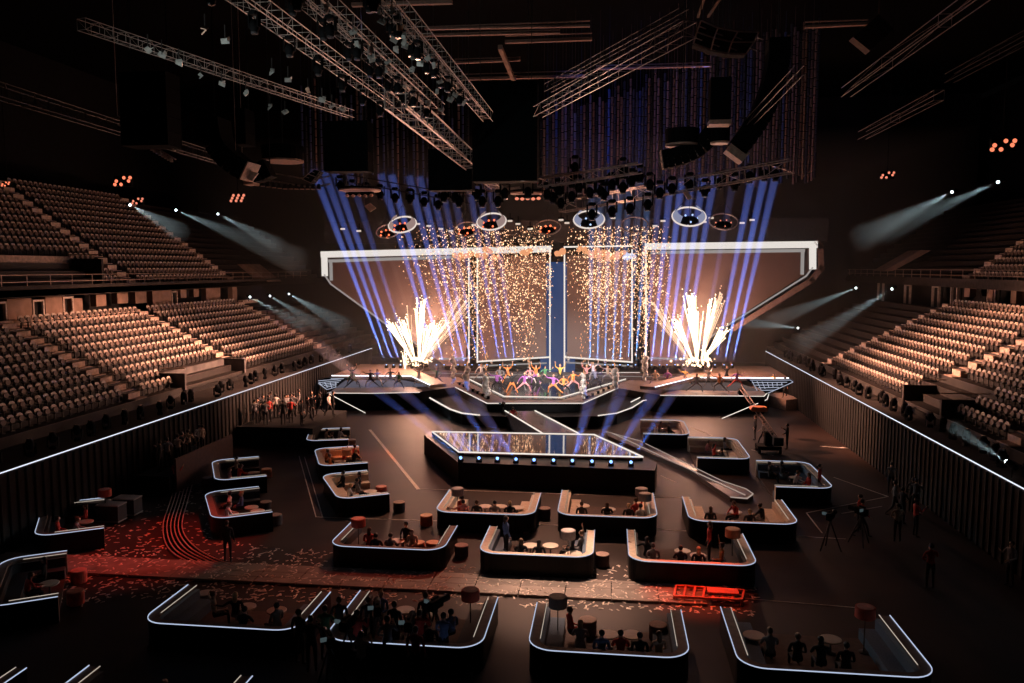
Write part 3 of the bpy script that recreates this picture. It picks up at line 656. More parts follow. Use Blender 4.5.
# ------------------------------------------------------------------ guest pods
def upath(w, d, r, n=7):
    pts = [(-w/2, d/2), (-w/2, -d/2+r)]
    pts += [(-w/2+r-r*math.cos(a), -d/2+r-r*math.sin(a)) for a in [PI/2*k/n for k in range(1, n+1)]]
    pts += [(w/2-r+r*math.sin(a), -d/2+r-r*math.cos(a)) for a in [PI/2*k/n for k in range(0, n+1)]]
    pts += [(w/2, d/2)]
    return pts
def uwall(b, w, d, r, t, z0, z1, mi=0, mi_in=None, mi_top=None, dback=0):
    A = upath(w, d, r); B = upath(w-2*t, d, max(r-t, .05)); B = [(x, y+t if y < d/2-.01 else y) for x, y in [(x, y) for x, y in B]]
    # inner path: keep arms flush with the open ends
    n = len(A); vs = [Vector((x, y, z0)) for x, y in A]+[Vector((x, y, z1)) for x, y in A]+[Vector((x, y, z0)) for x, y in B]+[Vector((x, y, z1)) for x, y in B]
    b.add(vs, [(i, i+1, n+i+1, n+i) for i in range(n-1)], mi)
    b.add(vs, [(2*n+i, 3*n+i, 3*n+i+1, 2*n+i+1) for i in range(n-1)], mi if mi_in is None else mi_in)
    b.add(vs, [(n+i, n+i+1, 3*n+i+1, 3*n+i) for i in range(n-1)], mi if mi_top is None else mi_top)
    b.add(vs, [(0, n, 3*n, 2*n), (n-1, 2*n+n-1, 4*n-1, 2*n-1)], mi_top if mi_top is not None else mi)
RH = .9
pod_cache = {}
def pod_meshes(w, d, sofa, inner):
    key = (w, d, sofa, inner)
    if key in pod_cache: return pod_cache[key]
    r = .75; out = {}
    b = MB(); uwall(b, w, d, r, .3, .0, RH, 0, 1, 1); out['shell'] = b.mesh('shell', [blackgloss, cream if inner == 'cream' else M('dim padded lining', (.16, .11, .09), .7)])
    b = MB(); P = upath(w, d, r); b.path([(x, y, RH+.02) for x, y in P], .017, 0, 4)
    out['rim_light'] = b.mesh('rim_light', led_pod)
    b = MB(); Q = [(x, y, RH+.015) for x, y in upath(w-.66, d, r-.33)]; Q = [(x, y+(.33 if y < d/2-.01 else 0), z) for x, y, z in Q]; ig = E('inner rim glow', (1, .85, .7), .5); b.path(Q[:2], .013, 0, 4); out['inner_rim_light'] = b.mesh('inner_rim_light', ig)
    b = MB(); b.path(Q[-2:], .013, 0, 4); out['far_inner_rim_light'] = b.mesh('far_inner_rim_light', ig)
    b = MB(); b.box((0, 0, .06), (w-.5, d-.1, .12)); out['pod_floor'] = b.mesh('pod_floor', M('brown pod carpet', (.10, .055, .042), .8))
    sm_ = {'dark': sofa_dark, 'cream': cream, 'blue': sofa_blue}[sofa]
    b = MB(); uwall(b, w-.66, d-.35, r-.3, .62, .12, .46); b.v = [v+Vector((0, .12, 0)) for v in b.v]; out['sofa_seat'] = b.mesh('sofa_seat', sm_)
    b = MB(); uwall(b, w-.62, d-.3, r-.3, .14, .46, .8); b.v = [v+Vector((0, .12, 0)) for v in b.v]; out['sofa_back'] = b.mesh('sofa_back', sm_)
    pod_cache[key] = out; return out
TB = MB(); TB.lathe([(.16, 0), (.17, .02), (.035, .04), (.03, .42)], n=14); TBm = TB.mesh('low_table', darksteel, True)
TT = MB(); TT.lathe([(.32, .42), (.33, .44), (.33, .46), (.31, .47)], n=22); TTm = TT.mesh('table_top', tabletop_m)
LB = MB(); LB.lathe([(.15, 0), (.16, .02), (.02, .04), (.018, 1.15)], n=12); LBm = LB.mesh('drum_lamp', darksteel)
LS = MB(); LS.lathe([(.29, 1.12), (.3, 1.13), (.3, 1.45), (.29, 1.46), (.26, 1.455)], n=24); LSm = LS.mesh('lamp_shade', cloth['red'])
LT = MB(); LT.lathe([(.25, 1.458), (.255, 1.465), (.25, 1.47)], n=24); LTm = LT.mesh('shade_top', cream)
PF = MB(); PF.lathe([(.27, 0), (.29, .03), (.29, .44), (.27, .47), (.1, .48)], n=22); PFm = PF.mesh('pouffe', cloth['red'])
PT = MB(); PT.lathe([(.28, .475), (.285, .49), (.26, .5)], n=22); PTm = PT.mesh('pouffe_lit_top', cream)  # lighter top disc, the light falling on it is put into its colour
shade_m = {'red': M('red fabric shade', (.75, .12, .07), .7), 'orange': M('orange fabric shade', (.85, .28, .12), .7), 'dark': M('dark fabric shade', (.1, .05, .045), .7), 'grey': M('grey fabric shade', (.3, .26, .26), .7)}
top_m = {'red': M('coral top', (.85, .35, .28), .7), 'orange': M('peach top', (.95, .55, .35), .7), 'dark': M('brown top', (.4, .25, .2), .7), 'grey': M('pale top', (.6, .52, .5), .7)}  # paler copies for tops; on pouffes the tone holds light from above
def swap(o, m, i=0): s = o.material_slots[i]; s.link = 'OBJECT'; s.material = m
def low_table(p, label): o = link('low_table', TBm, None, p); link('table_top', TTm, o); return tag(o, label, 'table')
def drum_lamp(p, col, label):
    o = link('drum_lamp', LBm, None, p); s = link('lamp_shade', LSm, o); swap(s, shade_m[col]); t_ = link('shade_top', LTm, o); swap(t_, top_m[col]); return tag(o, label, 'lamp')
def pouffe(p, col, label):
    o = link('pouffe', PFm, None, p); swap(o, shade_m[col]); t_ = link('pouffe_lit_top', PTm, o); swap(t_, top_m[col]); return tag(o, label, 'stool')
TOPS = ['black', 'red', 'white', 'grey', 'black', 'beige', 'pink', 'blue', 'black', 'orange', 'black', 'green']
def pod(key, fx0, fy, fx1, bx, by, rot, lab, seats, tables, lamps, pouffes, sofa='dark', inner='cream', w=None, d=None, q=None):
    """rot 0 opens toward the stage, +1 opens to the right, -1 opens to the left; pixels of the front rim line."""
    A, B = G(fx0, fy, RH), G(fx1, fy, RH); Bk = G(bx, by, RH)
    W = abs(B.x-A.x); D = abs(Bk.y-A.y)
    if rot == 0: w = w or W; d = d or D
    else: w = w or D; d = d or W
    c = Vector(((A.x+B.x)/2, A.y+D/2, 0)); rz = {0: 0, 1: -PI/2, -1: PI/2}[rot] if rot in (0, 1, -1) else rot
    if q:
        NL, FL, NR = [G(*p_, RH) for p_ in q]; w = (FL-NL).length; d = (NR-NL).length; c = (NR+FL)/2; c.z = 0
        a_ = math.atan2((NR-NL).y, (NR-NL).x)-PI/2; b_ = math.atan2((FL-NL).y, (FL-NL).x)-PI; rz = (a_+b_)/2 if abs(a_-b_) < PI else a_
    o = empty('guest_pod', c, rz); ms = pod_meshes(round(w, 1), round(d, 1), sofa, inner)
    for n_, me in ms.items(): link(n_, me, o)
    tag(o, lab[0], 'seating pod')
    R = Matrix.Rotation(rz, 3, 'Z'); at = lambda x, y, z=0: c+R @ Vector((x*w, y*d, z))
    short = lab[1]
    rp = random.Random(sum(map(ord, key)))
    used = {}
    for i, s in enumerate(seats):
        x, y, face, top_ = s[:4]; ps = s[4] if len(s) > 4 else rp.choice(['sit_lap', 'sit_lean', 'sit_back', 'sit_lap']); hr = s[5] if len(s) > 5 else rp.choice(['dark', 'dark', 'brown', 'blond']); hk = rp.choice(['short', 'long', 'bun'])
        z = -.06 if ps.startswith('sit') else .12
        adj = 'seated' if ps.startswith('sit') else 'standing'
        k = (top_, hr); used[k] = used.get(k, 0)+1
        extra = '' if used[k] == 1 else (' second such' if used[k] == 2 else ' third such')
        person(ps, at(x, y, z), rz+math.radians(face), top_, 'black' if rp.random() < .7 else 'grey', hr, hk, '%s-haired person in %s%s, %s in %s' % (hr, top_, extra, adj, short))
    for i, (x, y) in enumerate(tables): low_table(at(x, y, .12), 'round pale low table in %s%s' % (short, '' if len(tables) == 1 else (', ' + (ORD[i]+' from left'))))
    for i, (x, y, col) in enumerate(lamps): drum_lamp(at(x, y, .12), col, '%s drum shade lamp standing in %s%s' % (col, short, '' if len(lamps) == 1 else ', '+ORD[i]))
    for i, (x, y, col) in enumerate(pouffes): pouffe(at(x, y, .12 if abs(x) < .5 and abs(y) < .5 else 0), col, '%s round pouffe at %s%s' % (col, short, '' if len(pouffes) == 1 else ', '+ORD[i]+' from left'))
    return at
S = 'satellite stage'
F_ = -.26   # seats against the front wall; people face the stage
pod('P1', 434, 512, 535, 440, 489.5, 0, ('black guest pod with lit rim in front of satellite stage, left one', 'left pod beside satellite stage'),
    [(-.3, -.1, -40, 'red', 'sit_lean', 'dark'), (-.24, -.26, 0, 'pink'), (-.1, F_, 0, 'black', 'sit_lap', 'brown'), (.08, F_, 0, 'grey'), (.24, F_, 10, 'black', 'sit_lean', 'blond')], [(-.06, .1), (.1, .12), (.28, .1)], [(-.33, -.05, 'grey')], [(.56, .2, 'dark'), (-.62, -.28, 'orange')], 'cream')
pod('P2', 557, 515, 657, 562, 490, 0, ('black guest pod with lit rim in front of satellite stage, middle one', 'middle pod beside satellite stage'),
    [(-.26, F_, 0, 'black'), (0, F_, 0, 'black', 'sit_lean', 'brown'), (.22, F_, 0, 'black', 'sit_lap', 'blond'), (.3, -.05, 30, 'red', 'sit_wave'), (.34, F_, 20, 'white', 'sit_lap')], [(-.26, .15), (.02, .05)], [(.36, .1, 'grey'), (.39, -.1, 'grey')], [], 'cream')
pod('P3', 690, 521, 797, 694, 497, 0, ('black guest pod with pale sofas right of satellite stage, by the catwalk end', 'pod at catwalk end'),
    [(-.28, -.2, 0, 'black', 'sit_lap'), (.0, .1, 120, 'red', 'sit_lean', 'brown'), (.08, F_, 0, 'black'), (.24, .0, 50, 'black', 'sit_lean', 'dark')], [(0, .2)], [], [], 'cream')
pod('P4', 327, 546, 446, 331, 521, 0, ('dark lined guest pod with orange pouffes, left of second row', 'left pod of second row'),
    [(-.22, -.05, 0, 'red', 'sit_lap', 'brown'), (-.12, F_, 0, 'black'), (.0, F_, 0, 'grey', 'sit_lean'), (.16, .0, 180, 'beige', 'sit_lean'), (.06, .25, 160, 'black', 'sit_lap', 'dark')], [(.0, .1)], [(-.33, .0, 'red')], [(.58, .12, 'dark'), (.2, .05, 'orange'), (.33, .08, 'orange')], 'dark', 'dark')
pod('P5', 477, 553, 594, 482, 526, 0, ('black guest pod with a grey drum lamp, middle of second row', 'middle pod of second row'),
    [(-.3, .05, -60, 'blue', 'stand', 'dark'), (-.14, F_, 0, 'black', 'sit_lean', 'brown'), (.02, F_, 0, 'black', 'sit_lap', 'dark'), (.3, .05, 70, 'black', 'sit_back'), (.38, .15, 70, 'grey', 'sit_wave')], [(-.08, .12), (.1, .15), (.32, -.1)], [(.27, -.15, 'grey')], [(.57, .0, 'dark')], 'blue')
pod('P6', 629, 561, 756, 634, 530, 0, ('black guest pod lit red with an orange drum lamp, right of second row', 'right pod of second row'),
    [(-.34, .0, -30, 'black', 'sit_back', 'dark'), (-.3, -.2, 0, 'grey', 'sit_lap', 'brown'), (-.08, F_, 0, 'black', 'sit_lean'), (.06, F_, 0, 'black', 'sit_lap', 'blond'), (.18, .1, 90, 'red', 'stand', 'brown'), (.26, -.1, 90, 'orange', 'sit_wave')], [(-.04, .12), (.08, .0)], [(.37, .12, 'orange')], [], 'dark')
pod('P7', 138, 623, 304, 150, 583, 0, ('dark guest pod with blue sofa below the curving rail track', 'pod below the curving rails'),
    [(-.2, .1, -60, 'beige', 'sit_back', 'brown'), (-.05, .1, 10, 'black'), (.1, F_, 0, 'black', 'sit_lean', 'dark'), (.28, -.1, 60, 'grey', 'sit_lap')], [(.2, .2), (-.02, .25)], [], [(-.42, .62, 'grey')], 'blue', 'dark')
pod('P8', 322, 640, 484, 340, 590, 0, ('dark guest pod with a red and white drum lamp behind camera crew', 'pod behind the camera crew'),
    [(-.3, .3, 180, 'blue', 'sit_lap', 'blond'), (-.1, -.2, 0, 'black', 'sit_lean', 'dark'), (.14, F_, 0, 'black', 'sit_lap', 'brown'), (.24, .0, 40, 'blue', 'sit_lap')], [(.02, .3), (-.14, .34)], [(.34, .22, 'red')], [], 'dark', 'dark')
pod('P9', 527, 650, 689, 540, 603, 0, ('dark guest pod by the walkway, third row, with grey drum lamp', 'third row pod right of centre'),
    [(-.26, .2, -70, 'red', 'sit_lap', 'brown'), (-.18, -.1, 0, 'grey', 'sit_lean', 'blond'), (-.04, F_, 0, 'blue', 'sit_lap', 'dark'), (.08, F_, 0, 'red', 'sit_lean', 'dark'), (.2, F_, 0, 'black', 'sit_lap', 'dark'), (.32, -.22, 20, 'beige', 'sit_lap', 'brown')], [(0, .1), (.16, .12)], [(-.34, .2, 'grey')], [(.34, .35, 'dark'), (-.14, .38, 'dark')], 'blue', 'dark')
pod('P10', 741, 668, 931, 756, 609, 0, ('dark guest pod with blue sofa and red lamp at bottom right', 'bottom right pod'),
    [(-.28, -.05, 0, 'grey', 'sit_lean', 'brown'), (-.14, -.1, 0, 'black', 'sit_lap', 'brown'), (-.02, -.15, 0, 'black', 'sit_lean', 'dark'), (.1, -.2, 0, 'black', 'sit_lap', 'dark')], [(-.34, .2), (.1, .2)], [(.3, .25, 'red')], [], 'blue', 'dark')
pod('L1', 308, 440.5, 352, 330, 429, 1, ('far left guest pod, farthest of the three beside the thick floor line', 'farthest pod by thick line'),
    [(-.05, -.1, 10, 'beige'), (-.1, .25, 30, 'white', 'sit_lean'), (.3, .1, 180, 'black', 'sit_lap')], [(.0, .3)], [], [(0, .56, 'grey')], 'dark', q=[(308, 441), (309, 429), (350, 440)])
pod('L2', 318, 466, 366, 336, 448, 1, ('left guest pod lit orange, middle of three beside the thick floor line', 'middle pod by thick line'),
    [(.2, -.25, 0, 'orange', 'sit_lap', 'brown'), (-.1, .1, 20, 'red', 'sit_wave', 'blond'), (.0, .3, 30, 'black'), (-.25, .35, 60, 'red', 'sit_lean', 'dark'), (-.1, -.3, 0, 'orange', 'sit_lean', 'brown')], [(.0, .0)], [(.3, .1, 'orange')], [(-.7, -.1, 'red')], 'cream', q=[(318, 467), (316, 449), (366, 463)])
pod('L3', 328, 499, 384, 350, 473.5, 1, ('left guest pod nearest camera of three beside the thick floor line', 'nearest pod by thick line'),
    [(.2, -.2, 0, 'white', 'sit_lean', 'blond'), (.05, .05, 10, 'grey', 'sit_lap'), (-.2, .2, 170, 'black', 'sit_back'), (-.3, -.1, 190, 'black', 'sit_lap', 'dark')], [(.1, .3), (.22, .34)], [], [(-.1, .62, 'red'), (.52, .68, 'dark')], 'cream', q=[(334, 501), (326, 475), (384, 494)])
pod('L4', 211, 480, 262, 238, 456, 1, ('outer left guest pod, farther of two left of the pale tape lines', 'farther outer left pod'),
    [(.25, -.2, 0, 'pink', 'sit_lap', 'brown'), (.1, .0, 20, 'red', 'sit_lean', 'brown'), (-.3, .0, 190, 'beige', 'sit_back')], [(.0, .32)], [], [(-.2, .62, 'orange'), (-.05, -.62, 'dark')], 'dark', q=[(211, 482), (216, 461), (262, 476)])
pod('L5', 203, 519, 264, 236, 486, 1, ('outer left guest pod, nearer of two left of the pale tape lines', 'nearer outer left pod'),
    [(.2, -.22, 0, 'white', 'sit_lean', 'brown'), (-.15, -.1, 160, 'white', 'sit_back', 'dark'), (-.1, .1, 180, 'blue', 'sit_lap')], [(.0, .25), (.15, .32)], [], [(-.2, .55, 'dark'), (.3, .6, 'dark')], 'dark', 'dark', q=[(204, 522), (212, 493), (264, 512)])
pod('L6', 18, 540, 96, 60, 501, 1, ('red lit guest pod near the left wall, farther of two there', 'farther pod by left wall'),
    [(.2, -.2, 0, 'red', 'sit_lap', 'dark'), (.28, .05, 0, 'grey', 'sit_lean', 'brown'), (-.1, .2, 180, 'red', 'sit_lap', 'brown')], [(.0, .2)], [(-.3, .5, 'red')], [], 'dark', 'dark', q=[(18, 541), (57, 505), (89, 528)])
pod('L7', -20, 608, 62, 30, 552, 1, ('red lit guest pod near the left wall, nearer of two there', 'nearer pod by left wall'),
    [(.1, .0, 20, 'red', 'sit_lean', 'dark'), (-.2, .2, 180, 'black', 'sit_lap')], [(.0, .3)], [], [(-.25, .7, 'red'), (.2, .7, 'red')], 'dark', 'dark', q=[(-30, 612), (10, 560), (48, 597)])
pod('R1', 643, 434, 690, 660, 420, -1, ('pale cream guest pod standing at the foot of the right stage wing', 'pale pod below stage wing'),
    [(.1, .1, 160, 'beige', 'sit_lean'), (.0, -.1, 180, 'black'), (-.2, .2, 200, 'white', 'sit_lap', 'blond')], [(.2, .1)], [], [], 'cream')
pod('R2', 697, 458, 751, 720, 438, -1, ('guest pod directly in front of the camera crane', 'pod by the camera crane'),
    [(-.1, .1, 180, 'red', 'sit_wave', 'dark'), (.1, .2, 160, 'pink', 'sit_lean', 'brown'), (.25, -.2, 180, 'grey', 'sit_lap'), (-.3, .0, 0, 'black')], [(.1, -.1)], [], [], 'cream')
pod('R3', 776, 487, 833, 800, 462, -1, ('guest pod farthest to the right, open toward the catwalk', 'pod farthest to the right'),
    [(-.2, -.2, 10, 'red', 'sit_lap', 'brown'), (-.1, .0, 150, 'white', 'sit_lean'), (.25, .1, 200, 'black', 'sit_back', 'dark'), (.2, .35, 180, 'black', 'sit_lap', 'brown')], [(.1, -.1)], [], [], 'blue')
# bottom edge pods, seen only as dark corners
pod('B1', -230, 712, -36, -150, 657, 0, ('very dark guest pod at the bottom left corner', 'bottom left corner pod'), [(.1, -.1, 0, 'grey', 'sit_lap', 'dark')], [(.2, .2)], [], [], 'dark', 'dark')
pod('B2', 18, 720, 215, 60, 664, 0, ('very dark guest pod at the bottom edge beside the corner one', 'second pod from bottom corner'), [(.1, .1, 0, 'beige', 'sit_lap', 'brown')], [(.3, .3), (-.1, .3)], [], [], 'dark', 'dark')
# ------------------------------------------------------------------ crew, cameras and the crane
def crew(x, y, rz, pose, top_, hair, hk, label, h_=0): p = G(x, y, h_); return person(pose, (p.x, p.y, h_), rz, top_, 'black', hair, hk, label)
CR = [(787, 449.5, 1.2, 'stand_arm', 'black', 'dark', 'person in black steering the camera crane arm'), (834, 432.5, -.3, 'stand', 'beige', 'brown', 'person in beige waiting alone at the right wall'),
      (876, 456, .4, 'stand_arm', 'pink', 'brown', 'person in pink, first of the group at the right wall'), (887, 465, .2, 'stand_arm', 'beige', 'blond', 'person in beige crouched beside the right wall group'), (903, 478, .1, 'walk', 'red', 'dark', 'person in red, nearest of the right wall group'), (910, 480, -.2, 'stand', 'black', 'dark', 'person in black, nearest of the right wall group'),
      (755, 440, 1.5, 'stand', 'black', 'brown', 'person in black behind the camera crane base'), (763, 446, 1.2, 'walk', 'grey', 'dark', 'person in grey beside the camera crane base'),
      (228, 562, .2, 'stand', 'black', 'dark', 'dark silhouetted operator standing on the curving rails'), (176, 492, -.4, 'stand_arm', 'red', 'brown', 'person in red standing beside the rust coloured partition'), (196, 470, .2, 'stand', 'grey', 'dark', 'person in grey alone left of the crew platform'),
      (513, 430, .1, 'stand_arm', 'red', 'dark', 'red lit operator between main stage and satellite stage')]
for x, y, rz, ps, tp, hr, lab in CR: crew(x, y, rz, ps, tp, hr, 'short', lab)
# crew platform with a standing crowd at the far left
P = PG([(205, 441), (310, 437), (300, 420), (212, 423)], .5)
b = MB(); b.box((0, 0, .64), (5.3, 7, 1.28)); b.box((0, -3.53, .66), (5.4, .08, 1.32)); tag(b.build('crew_platform', drape_m, None, False, (-22.3, 54, 0)), 'dark draped platform full of crew by the left wall', 'platform')
cr = random.Random(11); n = 0
for i in range(26):
    x = -24.6+cr.random()*4.7; y = 51.2+cr.random()*5.6
    tp = cr.choice(['black', 'grey', 'white', 'black', 'black', 'beige', 'black', 'grey', 'red'])
    o = person(cr.choice(['stand', 'stand_arm', 'walk']), (x, y, 1.28), cr.uniform(-2, 2), tp, 'black', 'dark', 'short', 'dim figure in %s among the crowd on the crew platform' % tp, 'figures in %s on the crew platform' % tp)
for i in range(12):
    x = cr.uniform(11, 15.3); y = cr.uniform(30, 44); tp = cr.choice(['black', 'grey', 'red', 'beige'])
    person(cr.choice(['stand', 'stand_arm', 'walk']), (x, y, 0), cr.uniform(-2, 2), tp, 'black', 'dark', 'short', 'dim figure in %s in the dark area below the right wall' % tp, 'figures in %s below the right wall' % tp)
for i in range(9):
    p = Vector((cr.uniform(-24.4, -23.75), cr.uniform(39.2, 44.6), 1)); tp = cr.choice(['black', 'grey', 'white', 'beige'])
    person(cr.choice(['stand', 'stand_arm']), (p.x, p.y, 1), cr.uniform(-2, 2), tp, 'black', 'dark', 'short', 'dim figure in %s in the crew bay below left wall' % tp, 'figures in %s in the crew bay' % tp)
def camera_unit(p, rz, label, tripod=True):
    o = empty('broadcast_camera', p, rz)
    b = MB(); b.bbox((0, 0, 1.5), (.24, .55, .3), .04, 0); b.box((0, -.05, 1.72), (.08, .3, .06)); b.build('body', black, o)
    b = MB(); b.bar((0, .25, 1.5), (0, .65, 1.5), .09, 0, 12, .12); b.build('lens', blackgloss, o)
    b = MB(); b.box((-.2, -.2, 1.62), (.18, .03, .12)); b.build('viewfinder', E('viewfinder glow', (.5, .7, .75), .08), o)
    if tripod:
        for k in range(3):
            a = 2*PI*k/3; b = MB(); b.bar((0, 0, 1.3), (.5*math.cos(a), .5*math.sin(a), .02), .03, 0, 6); b.build('leg', darksteel, o)
        b = MB(); b.bar((0, 0, 1.25), (0, 0, 1.38), .08, 0, 10); b.build('pan_head', darksteel, o)
    return tag(o, label, 'camera')
cams = [((348, 672), 'camera on tripod in the crew cluster, leftmost'), ((378, 655), 'camera on tripod in the crew cluster, behind the leftmost'), ((410, 672), 'camera on tripod in the crew cluster, middle'), ((436, 650), 'camera on tripod in the crew cluster, behind the middle'), ((330, 690), 'camera on tripod at the lower edge of the crew cluster')]
for i, ((x, y), lab) in enumerate(cams): camera_unit(G(x, y, 0), (-.2, .3, .1, -.4, .6)[i], lab)
ncl = [(326, 660, 'green'), (340, 650, 'black'), (358, 665, 'red'), (369, 650, 'black'), (388, 672, 'grey'), (395, 655, 'black'), (420, 665, 'red'), (426, 645, 'black'), (444, 668, 'blue'), (416, 684, 'red'), (312, 672, 'black'), (300, 664, 'black'), (362, 690, 'beige')]
for i, (x, y, tp) in enumerate(ncl):
    crew(x, y, .3*math.sin(i*2.1), ('stand_arm', 'stand')[i % 2], tp, ('dark', 'brown')[i % 2], 'short', '%s %s-clad crew member from left in the bottom camera cluster' % (ORD[sorted(n_[0] for n_ in ncl).index(x)], tp))
# camera crane (jib) at the right
base = G(768, 452, 0); base.z = 0; d = empty('camera_crane', base)
b = MB(); b.box((0, 0, .35), (1.5, 1.1, .25)); b.box((0, 0, .9), (.5, .5, .9)); b.build('dolly', black, d)
for sx in (-.65, .65):
    for sy in (-.5, .5):
        b = MB(); b.bar((sx-.08, sy, .18), (sx+.08, sy, .18), .18, 0, 14); b.build('wheel', blackgloss, d)
b = MB(); tip = V(741, 384, base.y-2.0)-base; piv = Vector((0, 0, 1.6)); tail = piv+(piv-tip)*.22
tip = V(741, 388, base.y+5)-base
tail = piv+(piv-tip).normalized()*1.6
for ox, oz in ((-.14, 0), (.14, 0), (0, .22)): b.bar(tail+Vector((ox, 0, oz)), tip+Vector((ox, 0, oz)), .03, 0, 6)
for k in range(24):
    t = k/24; p = tail.lerp(tip, t); q = tail.lerp(tip, t+1/24); b.bar(p+Vector((-.14, 0, 0)), q+Vector((0, 0, .22)), .014); b.bar(p+Vector((0, 0, .22)), q+Vector((.14, 0, 0)), .014); b.bar(p+Vector((-.14, 0, 0)), q+Vector((.14, 0, 0)), .014)
b.build('arm', M('grey crane arm', (.35, .25, .22), .4, .4), d)
b = MB(); b.box(tail, (.6, .5, .5)); b.build('counterweight', M('dark counterweight', (.05, .045, .045), .5), d)
b = MB(); m_ = piv.lerp(tip, .35); b.bbox(m_+Vector((0, 0, .3)), (1.1, .7, .3), .08); b.build('control_box', M('orange control box', (.8, .25, .12), .5), d)
b = MB(); b.bbox(tip+Vector((0, .1, -.3)), (.35, .6, .4), .06); b.bar(tip, tip+Vector((0, 0, -.2)), .06, 0, 8); b.build('camera_head', black, d)
tag(d, 'long camera crane with orange control box reaching over the right stage wing', 'camera crane')
base = G(503, 424, 0); base.z = 0; camera_unit(base, 0, 'camera on tripod in the dark between stage and satellite stage')
camera_unit(G(860, 545, 0), .5, 'dark camera on tripod right of the pods')
camera_unit(G(829, 550, 0), -.5, 'dark camera on tripod beside the arrow shaped line')
b = MB(); b.box((0, 0, .5), (2.0, 6.6, 1.0)); b.box((0, -3.33, .52), (2.0, .06, 1.04)); tag(b.build('crew_platform', drape_m, None, False, (-23.95, 42, 0)), 'dark draped low platform with crew figures against left wall', 'platform')
# flight cases by the left bay
for k, (x, y) in enumerate([(112, 522), (128, 515), (98, 519)]):
    p = G(x, y, 0); o = empty('flight_case', p); b = MB(); b.bbox((0, 0, .5), (1.1, .7, .8), .05); b.build('body', M('case panel %d' % k, (.05, .04, .045), .5), o)
    b = MB()
    b.box((0, 0, .12), (1.14, .74, .05)); b.build('edge_trim', steel, o)
    b = MB(); b.box((0, 0, .88), (1.14, .74, .05)); b.build('lid_trim', steel, o); tag(o, 'dark flight case in the left crew bay, %s' % ('middle', 'farthest', 'nearest')[k], 'case')
b = MB(); A = G(166, 500, 0); b.box((0, 0, .95), (.12, 6.4, 1.9)); tag(b.build('screen_partition', M('rust partition', (.09, .04, .03), .8), None, False, (-22.8, 42.2, 0)), 'rust coloured partition panel beside the curving rails', 'partition')
# ------------------------------------------------------------------ roof rig
truss_m = M('salmon lit aluminium', (.60, .50, .46), .42, .2, .3, 8)
truss_dark = M('black truss paint', (.05, .042, .04), .5, .2)
def truss(p, q, s, label, mat=None, r=.03, step=None, name='roof_truss', tri=False, cat='truss', group=None):
    if p[2] > 18.5 and s < .8: r *= .55; s *= .8
    p, q = Vector(p), Vector(q); c = p.copy(); d = q-p; L = d.length; u = d.normalized(); side = u.cross(Vector((0, 0, 1))).normalized(); up = side.cross(u)
    o = empty(name, c); cor = [(-s/2, -s/2), (s/2, -s/2), (s/2, s/2), (-s/2, s/2)] if not tri else [(-s/2, 0), (s/2, 0), (0, s*.8)]
    K = [side*a+up*b_ for a, b_ in cor]; b = MB()
    for k in K: b.bar(k, k+d, r, 0, 5)
    b.build('chords', mat or truss_m, o)
    b = MB(); n = max(2, int(L/((step or s)*1.5))); 
    for i in range(n):
        a0, a1 = d*(i/n), d*((i+1)/n)
        for j in range(len(K)):
            A, B = K[j], K[(j+1) % len(K)]
            b.bar(a0+A, a0+B, r*.6, 0, 3)
            if (i+j) % 2: b.bar(a0+A, a1+B, r*.45, 0, 3)
    b.build('lacing', mat or truss_m, o)
    return tag(o, label, cat, group)
ZT = 19.0
def Lp(x, y, z=ZT): return G(x, y, z)
TR = []
truss(Lp(395, 97, 18.8), Lp(497, 184, 18.8), .85, 'bright lattice truss running down from left ceiling toward the stage', r=.05, step=.9)
truss((-9.8, 17, 19.2), (-9.6, 36, 19.2), .6, 'outermost of the parallel trusses in the upper left bundle', r=.032)
truss((-8.9, 15, 19.8), (-8.7, 36, 19.8), .6, 'second of the parallel trusses in the upper left bundle', r=.026)
truss((-7.9, 15, 19.3), (-7.9, 37, 19.3), .6, 'third of the parallel trusses in the upper left bundle', r=.03)
truss((-7.0, 15, 20.1), (-6.9, 38, 20.1), .5, 'fourth of the parallel trusses in the upper left bundle', r=.026)
truss((-6.2, 17, 19.5), (-6.1, 40, 19.5), .6, 'innermost of the parallel trusses in the upper left bundle', r=.032)
truss((-15.2, 22, 19), (-11.8, 36, 19), .4, 'thin truss carrying mirror panels at upper left', truss_m, r=.022)
truss((-24, 27, 19), (-25.2, 53, 19), .7, 'dim truss along the left balcony side of the roof', truss_dark, r=.04)
truss(Lp(690, 29), Lp(538, 112), .55, 'bright ladder truss slanting from the top right toward the centre', r=.03, step=.55)
truss(Lp(684, 14, 19.6), Lp(548, 88, 19.6), .4, 'dim thin truss just above the bright slanting one', truss_dark, r=.03)
truss((9.4, 20, 19), (9.3, 34, 19), .45, 'thin truss in the dark roof right of the grid frame', r=.026, step=3)
truss((12.6, 22, 19), (12.4, 32, 19), .4, 'thin truss nearest the right edge of the roof', truss_dark, r=.03, step=2)
truss((13.2, 35, 19), (13.2, 45, 19), .5, 'thin truss over the right stand behind the others', r=.022, step=3)
truss((6.6, 30, 19), (6.6, 40, 19), .4, 'short truss beside the tall rods at right', truss_dark, r=.03, step=2)
